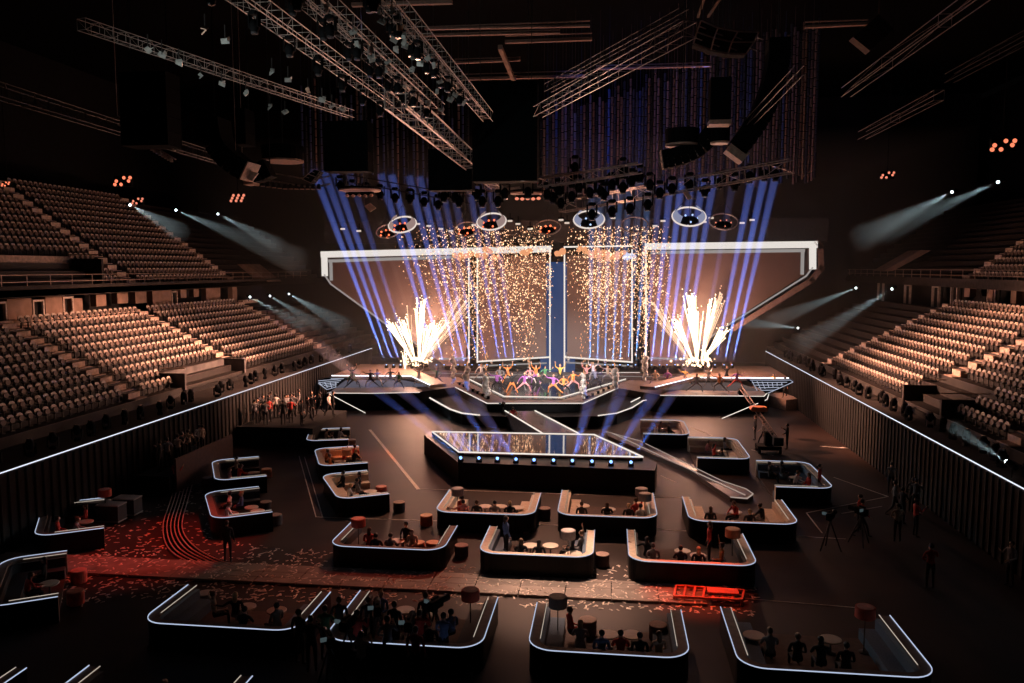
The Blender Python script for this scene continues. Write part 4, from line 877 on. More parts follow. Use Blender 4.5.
for k, (x0, x1, y, w) in enumerate([(352, 452, 5, .16), (425, 590, 29, .09), (505, 592, 42, .16), (455, 520, 63, .10), (462, 585, 79, .16), (596, 712, 69, .10), (805, 868, 27, .12), (420, 560, 36, .06)]):
    z = 27; A = G(x0, y, z); Y = A.y; B_ = V(x1, y-3, Y)
    b = MB(); b.box(((B_-A)/2), ((B_-A).length, .3, w*1.2), 0, (B_-A).to_track_quat('X', 'Z').to_matrix()); b.box((B_-A)/2+Vector((0, 0, w*2.4)), ((B_-A).length, .08, .06), 0)
    tag(b.build('roof_girder', M('salmon roof girder %d' % k, (.42, .24, .19), .6), None, False, A), '%s cross girder in the dark roof counting from the top left' % ORD[k], 'girder', 'roof cross girders')
b = MB(); A, B_ = G(500, 47, 26.5), G(514, 81, 26.5); b.bar((0, 0, 0), B_-A, .2); tag(b.build('roof_brace', panel_m, None, False, A), 'short salmon brace between two cross girders near the centre', 'girder')
b = MB(); A, B_ = G(648, 2, 24), G(699, -25, 24); A2 = G(698, 17, 22); b.bar((0, 0, 0), G(705, -4, 22)-A2, .06); b.bar(Vector((.4, 0, 0)), G(711, -4, 22)-A2+Vector((.4, 0, 0)), .06); tag(b.build('roof_cable', panel_m, None, False, A2), 'pair of short salmon struts above the curved grid frame', 'strut')
# curved grid frame and its continuation
def gridframe(label, quads, Y, r=.03):
    base = V(*quads[0][0], Y); b = MB(); X = [[V(*p, Y+.4*j)-base for p in row] for j, row in enumerate(quads)]
    for row in X: b.path(row, r, 0, 5)
    for i in range(len(X[0])):
        b.path([row[i] for row in X], r, 0, 5)
        for j in range(len(X)-1): m_ = (X[j][i]+X[j+1][i])/2; b.bar(m_, m_+Vector((.25, 0, -.1)), r*.8)
    b2 = MB()
    for j in range(len(X)-1):
        for i in range(len(X[0])-1):
            P = [X[j][i], X[j][i+1], X[j+1][i+1], X[j+1][i]]; b2.slab([p+Vector((0, .15, 0)) for p in P], .5)
    o = empty('curved_speaker_array', base); b.build('frame', truss_m, o); b2.build('cabinet_row', black, o)
    # slings up to the roof
    b3 = MB()
    for p in (X[0][0], X[0][-1]): b3.bar(p, p+Vector((0, 0, 32.78-base.z)), .02)
    b3.build('sling', darksteel, o); return tag(o, label, 'speaker array')
gridframe('curved speaker array with salmon grid outline at top right', [[(701, 20.5), (718, 28), (738, 31.5), (759, 32)], [(697, 32), (714, 38), (732, 42), (754, 42)], [(693.5, 43.5), (711, 50), (728, 53.5), (746, 54)]], 30)
gridframe('small curved speaker array with grid outline at the left', [[(314, 169), (320, 171)], [(308, 174), (316, 177)], [(302, 179), (311, 183)], ], 48, .025)
# curved black line arrays (J shape)
def line_array(label, pts, Y, w, tip=None, dpt=1.0):
    base = V(*pts[0], Y); o = empty('line_array', base); P = [V(*p, Y)-base for p in curve(pts, 3)]
    for i in range(len(P)-1):
        a, c = P[i], P[i+1]; m_ = (a+c)/2; d_ = (c-a); q = d_.to_track_quat('Z', 'Y').to_matrix()
        b = MB(); b.box(m_, (w, dpt, d_.length*.96), 0, q); b.box(m_+q @ Vector((0, -dpt/2-.02, 0)), (w*.9, .03, d_.length*.8), 1, q); b.build('cabinet', [black, drape_m], o)
    b = MB(); q = (P[-1]-P[-2]).to_track_quat('Z', 'Y').to_matrix(); e = P[-1]
    if tip: b.box(e+q @ Vector((0, -.1, .12)), (w*1.0, dpt, .55), 0, q)
    else: b.box(e, (w, dpt, .08), 0, q)
    b.build('end_plate', M('salmon end plate '+label[:8]+str(int(Y*10)), (.75, .52, .42), .6), o)
    b = MB(); b.bar(P[0], (P[0].x, P[0].y, 32.78-base.z), .03, 0, 5); b.build('chain', darksteel, o)
    return tag(o, label, 'speaker array')
line_array('long black line array curving down beside the tall rods at right', [(778, 40), (777, 62), (772, 85), (762, 112), (748, 134), (736, 150)], 42, 1.15, True)
line_array('low black line array sweeping left beneath the oval light at right', [(716, 128), (700, 146), (680, 156), (662, 160)], 46, .9)
line_array('black line array curving across the upper left roof', [(215, 120), (220, 145), (234, 162), (250, 172)], 40, 1.5, False)
line_array('dark line array behind the left oval, ending in pale plate', [(270, 168), (262, 172), (252, 174)], 44, .9, True)
b = MB(); pts = [V(x, y, 45.6) for x, y in [(660, 162), (672, 165), (686, 162), (697, 157), (703, 148), (711, 144)]]; base = pts[0]
b.path([p-base for p in pts], .035, 0, 5); b.path([p-base+Vector((0, 0, .35)) for p in pts], .035, 0, 5)
for p in pts: b.bar(p-base, p-base+Vector((0, 0, .35)), .03)
tag(b.build('array_guard_rail', truss_m, None, False, base), 'salmon ladder like rail under the low curved speaker array', 'rail')
# big hanging boxes
def hangbox(label, x0, y0, x1, y1, Y, dp=1.2, name='hanging_speaker', under=None, cat='speaker'):
    A, B_ = V(x0, y0, Y), V(x1, y1, Y); c = Vector(((A.x+B_.x)/2, Y+dp/2, B_.z)); w, h_ = abs(B_.x-A.x), abs(A.z-B_.z); o = empty(name, c)
    n = max(2, int(h_/.6))
    b = MB()
    for i in range(n): b.box((0, 0, h_*(i+.5)/n), (w, dp, h_/n-.02))
    b.build('cabinet', black, o)
    b = MB(); b.box((0, -dp/2-.02, h_/2), (w*.94, .03, h_*.97)); b.build('grille', M('speaker grille '+label[-6:], (.006, .008, .009), .9, 0, .2, 40, spec=.05), o)
    b = MB()
    for s in (-.4, .4): b.bar((w*s, 0, h_), (w*s, 0, 32.78-c.z), .025, 0, 5)
    b.build('chain', darksteel, o)
    if under: b = MB(); b.box((0, 0, -.12), (w*1.05, dp*1.1, .2)); b.build('bottom_plate', M('salmon plate '+label[:6], (.7, .45, .36), .6), o)
    return tag(o, label, cat)
hangbox('square black hanging speaker stack left of the lattice truss', 323, 121, 368, 171, 48)
hangbox('tallest black box hanging at roof centre above the ring lights', 472, 82, 537, 181, 46)
hangbox('black hanging box overlapping the end of lattice truss', 428, 149, 472, 190, 52)
hangbox('narrow black hanging speaker with salmon underside at the right', 711, 77, 731, 119, 40, .9, under=True)
hangbox('dark hanging speaker in the upper left corner of roof', 118, 72, 168, 145, 34)
hangbox('very dark hanging speaker beside the upper left line array', 232, 108, 246, 144, 42)
# brown board hanging upper right, its bracket, small salmon plates
b = MB(); P = [V(x, y, 30) for x, y in [(853, 37), (879, 14), (894, 29), (870, 51)]]; base = P[0]; b.slab([p-base for p in P], .5); b.bar(P[1]-base, P[1]-base+Vector((0, .2, 8)), .02)
tag(b.build('hanging_case', M('brown board', (.3, .2, .16), .8), None, False, base), 'tilted brown box hanging alone in the upper right dark', 'case')
for k, (pp, Y, lab) in enumerate([([(147 + 111, 0), (0, 0)], 0, '')][:0]): pass
for q, Y, lab in [([(364, 206), (370, 203), (376, 208), (370, 212)], 60, 'small pale square plate hanging over left beams'), ([(683, 192), (687, 190), (692, 198), (688, 200)], 58, 'small pale slanted plate hanging over right beams'), ([(236, 175), (243, 169), (258, 173), (252, 181)], 40, 'pale slatted plate at the foot of left line array')]:
    P = [V(x, y, Y) for x, y in q]; b = MB(); b.slab([p-P[0] for p in P], .12); b.bar((0, .06, 0), (0, .06, 32.78-P[0].z), .01); tag(b.build('hanging_plate', M('pale plate '+str(Y), (.8, .58, .48), .6), None, False, P[0]), lab, 'plate')
# tilted mirror panels clamped along the left trusses
MP = [(148, 50), (162, 55), (179, 63), (201, 77), (222, 84), (246, 93), (272, 72), (288, 80), (308, 91), (322, 100), (332, 106), (342, 109), (270, 107), (285, 112), (353, 32), (357, 45), (372, 50), (372, 60), (382, 22), (394, 40), (400, 28), (388, 62), (385, 71), (414, 58), (420, 64), (428, 58), (440, 82), (437, 92), (428, 103), (412, 70), (405, 46), (392, 12), (396, 50), (450, 100), (463, 103), (441, 110), (327, 9), (378, 11), (402, 36), (371, 57), (404, 43), (434, 66), (447, 90), (455, 95), (205, 31), (225, 41)]
mpm = M('grey mirror panel', (.5, .5, .48), .35, .2); mpw = M('warm mirror panel', (.7, .42, .3), .4)
for k, (x, y) in enumerate(MP):
    z = 18.9 if x > 345 else 18.4; p = G(x, y, z); s = .17 if y < 100 else .2
    o = empty('mirror_panel', p, rr.uniform(-1, 1)); e = Matrix.Rotation(rr.uniform(-.9, .9), 3, 'X') @ Matrix.Rotation(rr.uniform(-.7, .7), 3, 'Y')
    b = MB(); b.box((0, 0, 0), (s*1.3, .03, s*.9), 0, e); b.box((s*.5, -.05, s*.3), (s*.7, .02, s*.6), 0, e @ Matrix.Rotation(.9, 3, 'Z')); b.build('panel', mpw if k in (8, 44, 20) else mpm, o)
    b = MB(); b.bar((0, 0, 0), (0, 0, .45), .02); b.build('clamp', darksteel, o)
    row = 'the thin left truss' if x < 345 else 'the upper left truss bundle'
    tag(o, 'small tilted pale mirror panel clamped under %s' % row, 'reflector', 'mirror panels under '+row)
# tall rods / hanging tubes at upper rear
tube_m = [M('brown hanging tube', (.16, .10, .085), .6), M('blue grey hanging tube', (.05, .07, .16), .5), M('black hanging tube', (.02, .02, .024), .6)]
b3 = [MB(), MB(), MB()]
base = Vector((5, 70, 0))
tubes = 0
for k in range(96):
    x = 541+k*3.1; Yd = 66+(k*7 % 11)
    if 822 < x: break
    yt = 118-(x-541)*.35+rr.uniform(-14, 8); yb = 196-(x-541)*.06+rr.uniform(-6, 6)
    A, B_ = V(x, yt, Yd), V(x, yb, Yd); m_ = (2 if k % 3 == 0 else (1 if rr.random() < .38 else 0))
    b = MB(); w = .11; L = A.z-B_.z; n = max(3, int(L/.7))
    for j in range(n): b.bar((0, 0, -L*(j+.05)/n), (0, 0, -L*(j+.9)/n), w, 0, 6)
    b.bar((0, 0, 0), (0, 0, 32.78-A.z), .015)
    tag(b.build('hanging_tube', tube_m[m_], None, False, A), ('dim segmented tube of the curtain hanging above the stage, %s coloured' % ('brown', 'blue grey', 'black')[m_]), 'hanging tube', '%s tubes above the stage' % ('brown', 'blue grey', 'black')[m_])
# blue-lit drapes/bars behind left speakers
for k in range(34):
    x = 300+k*5.1+rr.uniform(-1, 1); A = V(x, 70+rr.uniform(0, 55), 70+(k % 5)); B_ = V(x, 180+rr.uniform(-8, 8), 70+(k % 5)); L = A.z-B_.z
    b = MB(); n = int(L/.9)+2
    for j in range(n): b.bar((0, 0, -L*(j+.05)/n), (0, 0, -L*(j+.9)/n), .1, 0, 6)
    b.bar((0, 0, 0), (0, 0, 32.78-A.z), .015)
    m_ = (1, 2, 1, 0)[k % 4]
    tag(b.build('hanging_tube', tube_m[m_], None, False, A), 'dim %s tube hanging behind the left speaker stack' % ('brown', 'blue grey', 'black')[m_], 'hanging tube', '%s tubes behind the left speakers' % ('brown', 'blue grey', 'black')[m_])
# front trusses over the stage with moving heads
truss(V(562, 207, 62), V(792, 166, 52), .8, 'long lighting truss rising to the right over the stage front', r=.05, step=1.0)
truss(V(540, 183, 56), V(640, 168, 52), .6, 'short lighting truss below the hanging tubes', r=.045)
truss(V(448, 190, 58), V(520, 182, 58), .8, 'short lighting truss under the lattice truss end', r=.045)
truss(V(335, 176, 64), V(470, 200, 64), .7, 'lighting truss holding the blue beam lights at left', truss_dark, r=.05)
def head_parts():
    b = MB(); b.bbox((0, 0, .62), (.3, .26, .16), .04); b.box((-.22, 0, .35), (.05, .16, .5)); b.box((.22, 0, .35), (.05, .16, .5)); y = b.mesh('yoke', black)
    b = MB(); b.ball((0, 0, .15), (.19, .19, .26), 0, 10, 8); h_ = b.mesh('lamp_head', black, True)
    b = MB(); b.lathe([(.12, -.13), (.14, -.1), (.14, -.06)], n=12); l = b.mesh('lens', M('dull glass lens', (.06, .055, .06), .2)); return y, h_, l
YK, HD, LN = head_parts()
def moving_head(p, label, group, s=1.3):
    o = link('moving_head_light', YK, None, Vector(p)-Vector((0, 0, .72*s)), rr.uniform(-.4, .4)); o.scale = (s,)*3; link('lamp_head', HD, o); link('lens', LN, o); return tag(o, label, 'stage light', group)
MH = [(444, 192), (455, 193), (459, 197), (477, 190), (482, 197), (498, 197), (505, 189), (528, 188), (547, 190), (553, 193), (559, 186), (561, 199), (572, 192), (579, 183), (590, 188), (601, 187), (604, 190), (612, 180), (623, 183), (632, 176), (640, 172), (573, 172), (623, 165), (575, 163), (650, 180), (660, 188), (672, 184), (690, 180), (705, 186), (720, 178), (735, 180), (750, 172), (765, 170), (776, 170), (612, 207), (592, 210), (630, 204), (648, 200), (340, 183), (352, 187), (366, 190), (380, 192), (395, 195), (410, 196), (424, 199), (438, 202)]
for k, (x, y) in enumerate(MH):
    seg_ = 'left blue beam truss' if x < 440 else ('truss below the lattice truss' if x < 540 else ('truss below hanging tubes' if x < 645 else 'rising right truss'))
    moving_head(V(x, y-8, 56 if x > 440 else 64), 'black moving head light hanging from the %s' % seg_, 'moving heads on the '+seg_, 1.5)
for k in range(34):
    x0, z0 = ((-9.7, 19.2), (-8.8, 19.8), (-7.9, 19.3), (-6.9, 20.1), (-6.2, 19.5))[k % 5]; moving_head(Vector((x0, 19+k*.48, z0-.2)), 'small dark light hanging under the upper left truss bundle', 'lights under the upper left bundle', .75)
# row of small lamps under the left curved truss and a small string of lamps
for k in range(14):
    x, y = 246+k*5.6, 184+min(k, 14-k)*.3+k*.35
    p = V(x, y, 50); o = empty('pendant_lamp', p); b = MB(); b.lathe([(.09, .3), (.16, .0)], n=8); b.build('lamp_body', darksteel, o); b = MB(); b.lathe([(.15, -.04), (.15, 0)], n=8); b.build('lens', M('salmon lens', (.7, .42, .33), .4) if k == 0 else bpy.data.materials['salmon lens'], o)
    tag(o, 'small salmon lamp in the row under the left curved truss', 'lamp', 'lamps under the left curved truss')
b = MB(); P = [V(x, y, 50) for x, y in curve([(243, 181), (258, 179), (285, 183), (310, 187), (330, 184)], 4)]; b.path([p-P[0] for p in P], .06, 0, 5); b.path([p-P[0]+Vector((0, 0, .5)) for p in P], .05, 0, 5); b.bar((0, 0, .5), (0, 0, 32.78-P[0].z), .02); tag(b.build('curved_truss', truss_m, None, False, P[0]), 'curved truss above the row of small salmon lamps', 'truss')
for k in range(18):
    x, y = 124+k*2.8, 134+k*1.65; p = V(x, y, 44); o = empty('pendant_lamp', p); b = MB(); b.lathe([(.06, .25), (.11, 0)], n=7); b.build('lamp_body', truss_m, o)
    tag(o, 'tiny salmon lamp in the slanting row at the upper left', 'lamp', 'tiny lamps in upper left slanting row')
b = MB(); A, B_ = V(118, 128, 44), V(176, 163, 44); b.bar((0, 0, .2), B_-A+Vector((0, 0, .2)), .05); b.bar((0, 0, .7), B_-A+Vector((0, 0, .7)), .05); b.bar((0, 0, .7), (0, 0, 32.78-A.z), .02); tag(b.build('lamp_bar', truss_m, None, False, A), 'slanting double bar above the tiny lamps at upper left', 'bar')
# ring lights
bulb_r = E('orange red glowing lamp', (1, .16, .06), 2.2); bulb_d = E('dim orange lamp', (1, .3, .18), .9); bulb_b = E('blue white lamp', (.45, .6, 1), 1.2)
RING = [(388, 231, 12, 'thin', 'r', 0), (402.5, 224.5, 14, 'wide', 'r', 0), (466.5, 229, 12.5, 'thin', 'r', 0), (491.5, 221.5, 14.5, 'wide', 'r', 1), (548, 227, 12.5, 'thin', 'r', 0), (589, 219.5, 15, 'wide', 'b', 0), (634.5, 224.5, 13, 'thin', '', 0), (689, 216.5, 16, 'wide', 'w', 0), (723.5, 221.5, 13.5, 'thin', 'd', 0)]
for k, (x, y, rp_, kind, bl, _) in enumerate(RING):
    Y = 66; c = V(x, y, Y); R = rp_*Y/F; q = Matrix.Rotation(math.radians(38), 3, 'X'); o = empty('ring_light', c)
    b = MB(); b.ring((0, 0, 0), R, .055 if kind == 'thin' else .07, q); b.build('hoop', M('hoop %d' % k, (.75, .6, .52), .4) if kind == 'thin' else E('lit hoop %d' % k, (1, .85, .76), .8), o)
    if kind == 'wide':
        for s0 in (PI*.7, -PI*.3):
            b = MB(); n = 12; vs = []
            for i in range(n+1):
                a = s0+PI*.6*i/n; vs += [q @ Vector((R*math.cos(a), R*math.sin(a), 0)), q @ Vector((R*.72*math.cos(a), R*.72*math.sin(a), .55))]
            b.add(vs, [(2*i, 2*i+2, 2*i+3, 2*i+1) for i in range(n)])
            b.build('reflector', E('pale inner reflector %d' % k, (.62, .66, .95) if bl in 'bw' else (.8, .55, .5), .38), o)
    b = MB()
    for a in (.5, 2.6, 4.7): b.bar(q @ Vector((R*math.cos(a), R*math.sin(a), 0)), (0, 0, 1.6), .02)
    b.bar((0, 0, 1.6), (0, 0, 32.78-c.z), .02); b.build('hanger', darksteel, o)
    if bl:
        bm_ = {'r': bulb_r, 'b': bulb_b, 'w': bulb_b, 'd': bulb_d}[bl]
        for i in range(9):
            dx, dy = [(-.55, -.1), (-.2, .1), (.2, .12), (.55, -.1), (-.6, -.5), (-.25, -.35), (.1, -.45), (.4, -.3), (-.05, -.75)][i]
            b = MB(); p = Vector((dx*R, -.1+.2*(i % 2), dy*R*.75)); b.ball(p, .085 if bl != 'd' else .06, 0, 8, 6); b.build('lamp', bm_, o)
        b = MB(); b.ball((0, .2, -.25*R), (R*.62, .3, R*.3), 0, 10, 6); b.build('lamp_cluster', black, o)
    tag(o, '%s ring light over the stage, %s from the left' % ('wide pale lit' if kind == 'wide' else 'thin pale', ORD[k]), 'ring light')
for k, (x, y, Y, lab) in enumerate([(360, 191, 60, 'oval lamp plate seen edge on at left above the blue beams'), (528, 194, 60, 'oval lamp plate seen edge on over the centre with orange lamps'), (682, 146, 46, 'oval black light drum hanging on right with salmon underside'), (720, 144, 44, 'smaller oval black drum beside the long line array'), (283, 162, 46, 'oval black light drum hanging on left under the roof')]):
    c = V(x, y, Y); R = (21, 18, 16, 9, 21)[k]*Y/F; o = empty('oval_light_drum', c); hgt = .12 if k < 2 else .8
    b = MB(); b.lathe([(R, 0), (R, .1)], n=24); b.build('base_plate', M('salmon plate ring %d' % k, (.75, .5, .4), .5), o)
    b = MB(); b.lathe([(R*.98, .1), (R*1.03, .1+hgt), (R*.9, .12+hgt)], n=24); b.build('drum', black, o)
    b = MB(); b.bar((0, 0, hgt), (0, 0, 32.78-c.z), .03); b.build('hanger', darksteel, o)
    if k < 2:
        for i in range(5): b = MB(); b.ball(((i-2)*R*.3, -.2, -.35-.03*(i % 2)), (.16, .16, .12), 0, 8, 6); b.build('lamp', bulb_d if k else M('salmon lamp face', (.7, .45, .36), .5), o)
        b = MB(); b.box((0, 0, -.2), (R*1.3, .5, .25)); b.build('lamp_bar', black, o)
    tag(o, lab, 'stage light')
# six-lamp blinders
for x, y, Y, w, lab in [(122, 181, 44, 1, 'upper left blinder with six glowing lamps, farthest left'), (137, 201, 56, .85, 'blinder with glowing red lamps above the left balcony'), (237, 198, 52, .95, 'blinder with slanting rows of red lamps at left'), (1004, 145, 44, 1.1, 'blinder with red lamps at the far right'), (888, 175, 56, .8, 'blinder with red lamps over right balcony'), (5, 184, 44, .5, 'dim red blinder at the left edge')]:
    c = V(x, y, Y); o = empty('blinder_light', c); s = .12*w
    b = MB(); b.box((0, .15, 0), (s*9, .2, s*5)); b.bar((0, .15, 0), (0, .15, 32.78-c.z), .02); b.build('housing', black, o)
    for i in range(3):
        for j in range(3):
            if (i+j) % 3 == 2 and w != .95: continue
            b = MB(); b.lathe([(s*.7, 0), (s*.9, .06)], n=10); b.v = [Matrix.Rotation(-PI/2, 3, 'X') @ v+Vector(((i-1)*s*3.2+(j-1)*s*.8, 0, (j-1)*s*1.6)) for v in b.v]; b.build('lamp', bulb_d if Y > 50 else E('blinder glow %d' % (x*10+i*3+j), (1, .24, .12), 1.2), o)
    tag(o, lab, 'stage light')
# small lumps of lamps standing along the perimeter walls
for side, f0, y0, y1, n in ((-1, WL, 28, 80, 34), (1, lambda Y: 16.0, 28, 80, 34)):
    for k in range(n):
        Y = y0+(y1-y0)*k/n+rr.uniform(-.3, .3); p = Vector((f0(Y)+side*rr.uniform(.7, 1.5), Y, 3.45))
        o = link('floor_moving_light', YK, None, p+Vector((0, 0, .72))); o.rotation_euler = (PI, 0, rr.random()*3); h2 = link('lamp_head', HD, o); l2 = link('lens', LN, o)
        nm = 'left' if side < 0 else 'right'
        tag(o, 'small black moving light on the ledge behind the %s perimeter wall' % nm, 'stage light', 'small moving lights on the %s ledge' % nm)
for nm, x0, side in (('left', -26.5, -1), ('right', 16.25, 1)):
    b = MB(); n = 20
    for i in range(n):
        a, c = 18+64*i/n, 18+64*(i+1)/n; fa = (WL(a), WL(c)) if side < 0 else (16.0, 16.0); xo = -28.7 if side < 0 else 18.1
        b.prism([(fa[0]+side*.24, a), (fa[1]+side*.24, c), (xo, c), (xo, a)], 2.9, 3.42)
    struct(b.build('trim_ledge_'+nm, concrete))
# handrails and poles seen between seats
# ------------------------------------------------------------------ haze and beams
hz_amb = haze_mat('thin stage haze', .0036)
b = MB(); b.box((-5, 84.5, 11.5), (66, 37, 23)); tag(b.build('stage_haze', hz_amb), 'thin brown lit smoke haze hanging around the whole stage', 'haze', kind='stuff')
hz_beam = haze_mat('beam haze', .045)
def beam(p, q, r0, r1, col, energy, label, group, deg=None, name='haze_beam', mat=None):
    p, q = Vector(p), Vector(q); d = q-p; L = d.length
    deg = deg or math.degrees(2*math.atan((r1-r0)/L+.0001))+.15
    # lamp sits behind the haze streak's narrow end so its cone matches it
    back = r0/max(math.tan(math.radians(deg/2)), 1e-3); back = min(back, 6)
    lightspot('beam_lamp', p+d.normalized()*.3, q, col, energy, max(deg, 2.8), .25, .06)
    b = MB(); b.bar((0, 0, 0), d, r0, 0, 10, r1); b.v = [v+d.normalized()*.2 for v in b.v]; o = b.build(name, mat or hz_beam, None, False, p)
    return tag(o, label, 'light beam', group, 'stuff')
BL = (.14, .25, 1.0)
lb = [386.4, 393.6, 400.5, 412, 424, 436.6, 444, 458, 465, 472, 479, 487, 500, 507, 515]; rb = [590, 597.5, 605, 613, 620, 628, 635.5, 644, 651.6, 659.6, 667, 675, 683, 700, 715, 724, 732]
def bfix(p, label, grp, col):
    o = empty('beam_light', p); b = MB(); b.bbox((0, 0, -.2), (.3, .3, .3), .05); b.build('body', black, o)
    b = MB(); b.ball((0, 0, -.05), .06, 0, 8, 6); b.build('lens', col, o); tag(o, label, 'stage light', grp)
lens_b = E('blue lens', (.3, .5, 1), 4)
A_, B_ = V(380, 366, 75.5), V(738, 366, 75.5); ra = empty('lamp_riser', (-5, 75.45, H))
b = MB(); b.box(((A_.x+B_.x)/2+5, 0, (A_.z-.35-H)/2), (B_.x-A_.x, .7, A_.z-.35-H)); b.build('body', M('dark lamp riser', (.05, .04, .045), .5), ra)
b = MB(); b.bar((A_.x+5, -.37, .35), (B_.x+5, -.37, .35), .03); b.build('edge_light', led_frame2, ra); tag(ra, 'long dark riser along the stage rear carrying the blue beam lights', 'riser')
for k, x in enumerate(lb):
    t = k/(len(lb)-1); top_ = V(x-72+47*t, 172+12*t, 66); bot = V(x, 364.5, 75.4)
    bfix(bot, 'blue beam light on the rear riser, left half of stage', 'blue beam lights, left', lens_b)
    beam(bot, top_, .09, .36, BL, 470000*(1 if k % 3 else 1.3)*(.5 if x > 470 else 1), 'slanting blue light beam over the left half of the stage', 'blue beams over the left half')
for k, x in enumerate(rb):
    t = k/(len(rb)-1); top_ = V(x+2+42*t**1.3, 190-16*t, 66); bot = V(x, 364.5, 75.4)
    bfix(bot, 'blue beam light on the rear riser, right half of stage', 'blue beam lights, right', lens_b)
    beam(bot, top_, .09, .34, BL if x > 640 else (.12, .38, 1), 500000*(1 if k % 3 else 1.3)*(.5 if x < 645 else 1), 'slanting blue light beam over the right half of the stage', 'blue beams over the right half')
# beams rising from the satellite stage
tg = [(318, 345), (380, 372), (433, 362), (474, 402), (500, 330), (553, 330), (590, 398), (622, 388), (654, 392), (690, 365)]
for k, (p, (x, y)) in enumerate(zip(sat_lights, tg)):
    if k in (4, 5): continue
    e = V(x, y, 60 if k in (3, 6, 7, 8) else 66)
    beam(p, e, .12, .62, (.06, .2, 1), 42000, 'blue beam rising from satellite stage ledge, %s light along' % ORD[k], None, mat=hz_beam)
# pale beams from lamps in the stands
hz2 = haze_mat('pale beam haze', .03)
W_ = (.62, .85, .9)
PB = [((130, 205), (180, 232), 60, .9, 'pale beam from the left balcony lamp farthest left'), ((176, 210), (300, 262), 66, 1.3, 'long pale beam from the middle lamp above left balcony'), ((218, 214), (278, 245), 72, .9, 'pale beam from third lamp above left balcony'),
      ((250, 297), (304, 326), 74, .8, 'pale beam from first lamp under the left balcony'), ((270, 296), (318, 325), 80, .8, 'pale beam from second lamp under left balcony'), ((289, 294), (345, 326), 86, 1.2, 'pale beam from third lamp under left balcony'),
      ((952, 192), (862, 238), 62, 1.1, 'pale beam from the upper lamp over right balcony'), ((998, 182), (885, 232), 56, .9, 'pale beam from the lamp farthest right over balcony'), ((856, 288), (770, 322), 80, 1.0, 'pale beam under the right balcony, farther lamp'), ((892, 289), (800, 345), 74, 1.1, 'pale beam under the right balcony, nearer lamp'), ((798, 328), (745, 322), 84, .8, 'short pale beam beside the right stage screen'),
      ((52, 440), (112, 402), 37.8, .55, 'short pale beam across nearest left stand seats'), ((137, 414), (234, 378), 45.4, .6, 'pale beam grazing the left stand opening'), ((1007, 462), (955, 428), 34, .45, 'short pale beam across the nearest right stand seats')]
lens_p = E('pale lamp lens', (.8, .95, 1), 6)
for a, c, Y, r1, lab in PB:
    p = V(*a, Y); q = V(*c, Y+(-5 if Y > 50 else 3)); o = empty('spotlight', p); b = MB(); u = (q-p).normalized(); b.bar(-u*.5, -u*.04, .13, 0, 10); b.bar(-u*.3, -u*.3+Vector((0, 0, -.5)), .03)
    b.build('body', black, o); b = MB(); b.ball((0, 0, 0), .1, 0, 8, 6); b.build('lens', lens_p, o); tag(o, 'small spotlight giving the '+' '.join(lab.split()[:9]), 'stage light')
    beam(p, q, .12, r1, W_, 9000 if Y > 50 else 2600, lab, None, mat=hz2)
# ------------------------------------------------------------------ fireworks and sparks
fire = E('white hot spark trail', (1, .74, .5), 3.2); fire2 = E('golden spark trail', (1, .62, .4), 1.3); sp_m = [E('bright gold spark', (1, .62, .36), 2.4), E('amber spark', (1, .45, .22), 1.1), E('dull ember', (.8, .34, .18), .45)]
def fountain(label, Y, jets):
    base = V(*jets[0][0], Y); o = empty('firework_fountain', base)
    b = MB(); b.box((0, .2, -.25), (1.6, .6, .5)); b.build('launcher', black, o)
    for j, (a, tip, wd, n, m_) in enumerate(jets):
        b = MB()
        A, T = V(*a, Y)-base, V(*tip, Y)-base; L = (T-A).length; u = (T-A).normalized(); s = u.cross(Vector((0, 1, 0))).normalized()
        for i in range(int(n*.62)):
            e = A+u*L*rr.uniform(.72, 1.04)+s*wd*rr.gauss(0, .27)+Vector((0, rr.gauss(0, .4), 0))
            a0 = A+u*L*rr.uniform(0, .12)+s*wd*rr.gauss(0, .06)
            mid = a0.lerp(e, .55)+s*rr.gauss(0, .03)*wd
            b.bar(a0, mid, .012, 0, 4, .022); b.bar(mid, e, .022, 0, 4, .038)
            b.ball(e, rr.uniform(.05, .09), 0, 6, 4)
            if rr.random() < .6: b.ball(e+u*rr.uniform(.1, .7)+s*rr.gauss(0, .25), .06, 0, 5, 3)
        b.build('spark_jet', m_, o)
    b = MB()
    for i in range(70): b.ball((rr.gauss(0, .75), rr.uniform(-.5, .5), rr.uniform(-.3, .45)), rr.uniform(.04, .14), 0, 6, 4, .3)
    b.build('burning_base', E('burning base '+label[:5], (1, .7, .45), 2.5), o)
    return tag(o, label, 'firework')
fountain('white fan of fireworks sparks bursting on the left stage wing', 75, [((419, 362), (421, 301), 1.0, 46, fire), ((414, 362), (389, 323), .9, 34, fire), ((416, 362), (402, 320), .9, 36, fire), ((420, 362), (432, 321), .9, 30, fire), ((421, 362), (443, 322), 1.2, 34, fire), ((412, 364), (409, 304), .25, 5, fire2), ((424, 362), (466, 298), 1.8, 34, fire2), ((405, 372), (407, 352), .7, 16, fire)])
fountain('white fan of fireworks sparks bursting on the right stage wing', 75, [((697, 363), (691, 296), 1.0, 46, fire), ((694, 363), (675, 319), 1.1, 38, fire), ((701, 362), (714, 300), .9, 30, fire), ((701, 362), (722, 294), .9, 34, fire2), ((703, 361), (725, 328), .8, 34, fire), ((697, 362), (698, 312), .8, 20, fire), ((690, 362), (654, 304), 1.3, 30, fire2), ((709, 368), (705, 350), .5, 14, fire)])
bs = [MB(), MB(), MB()]
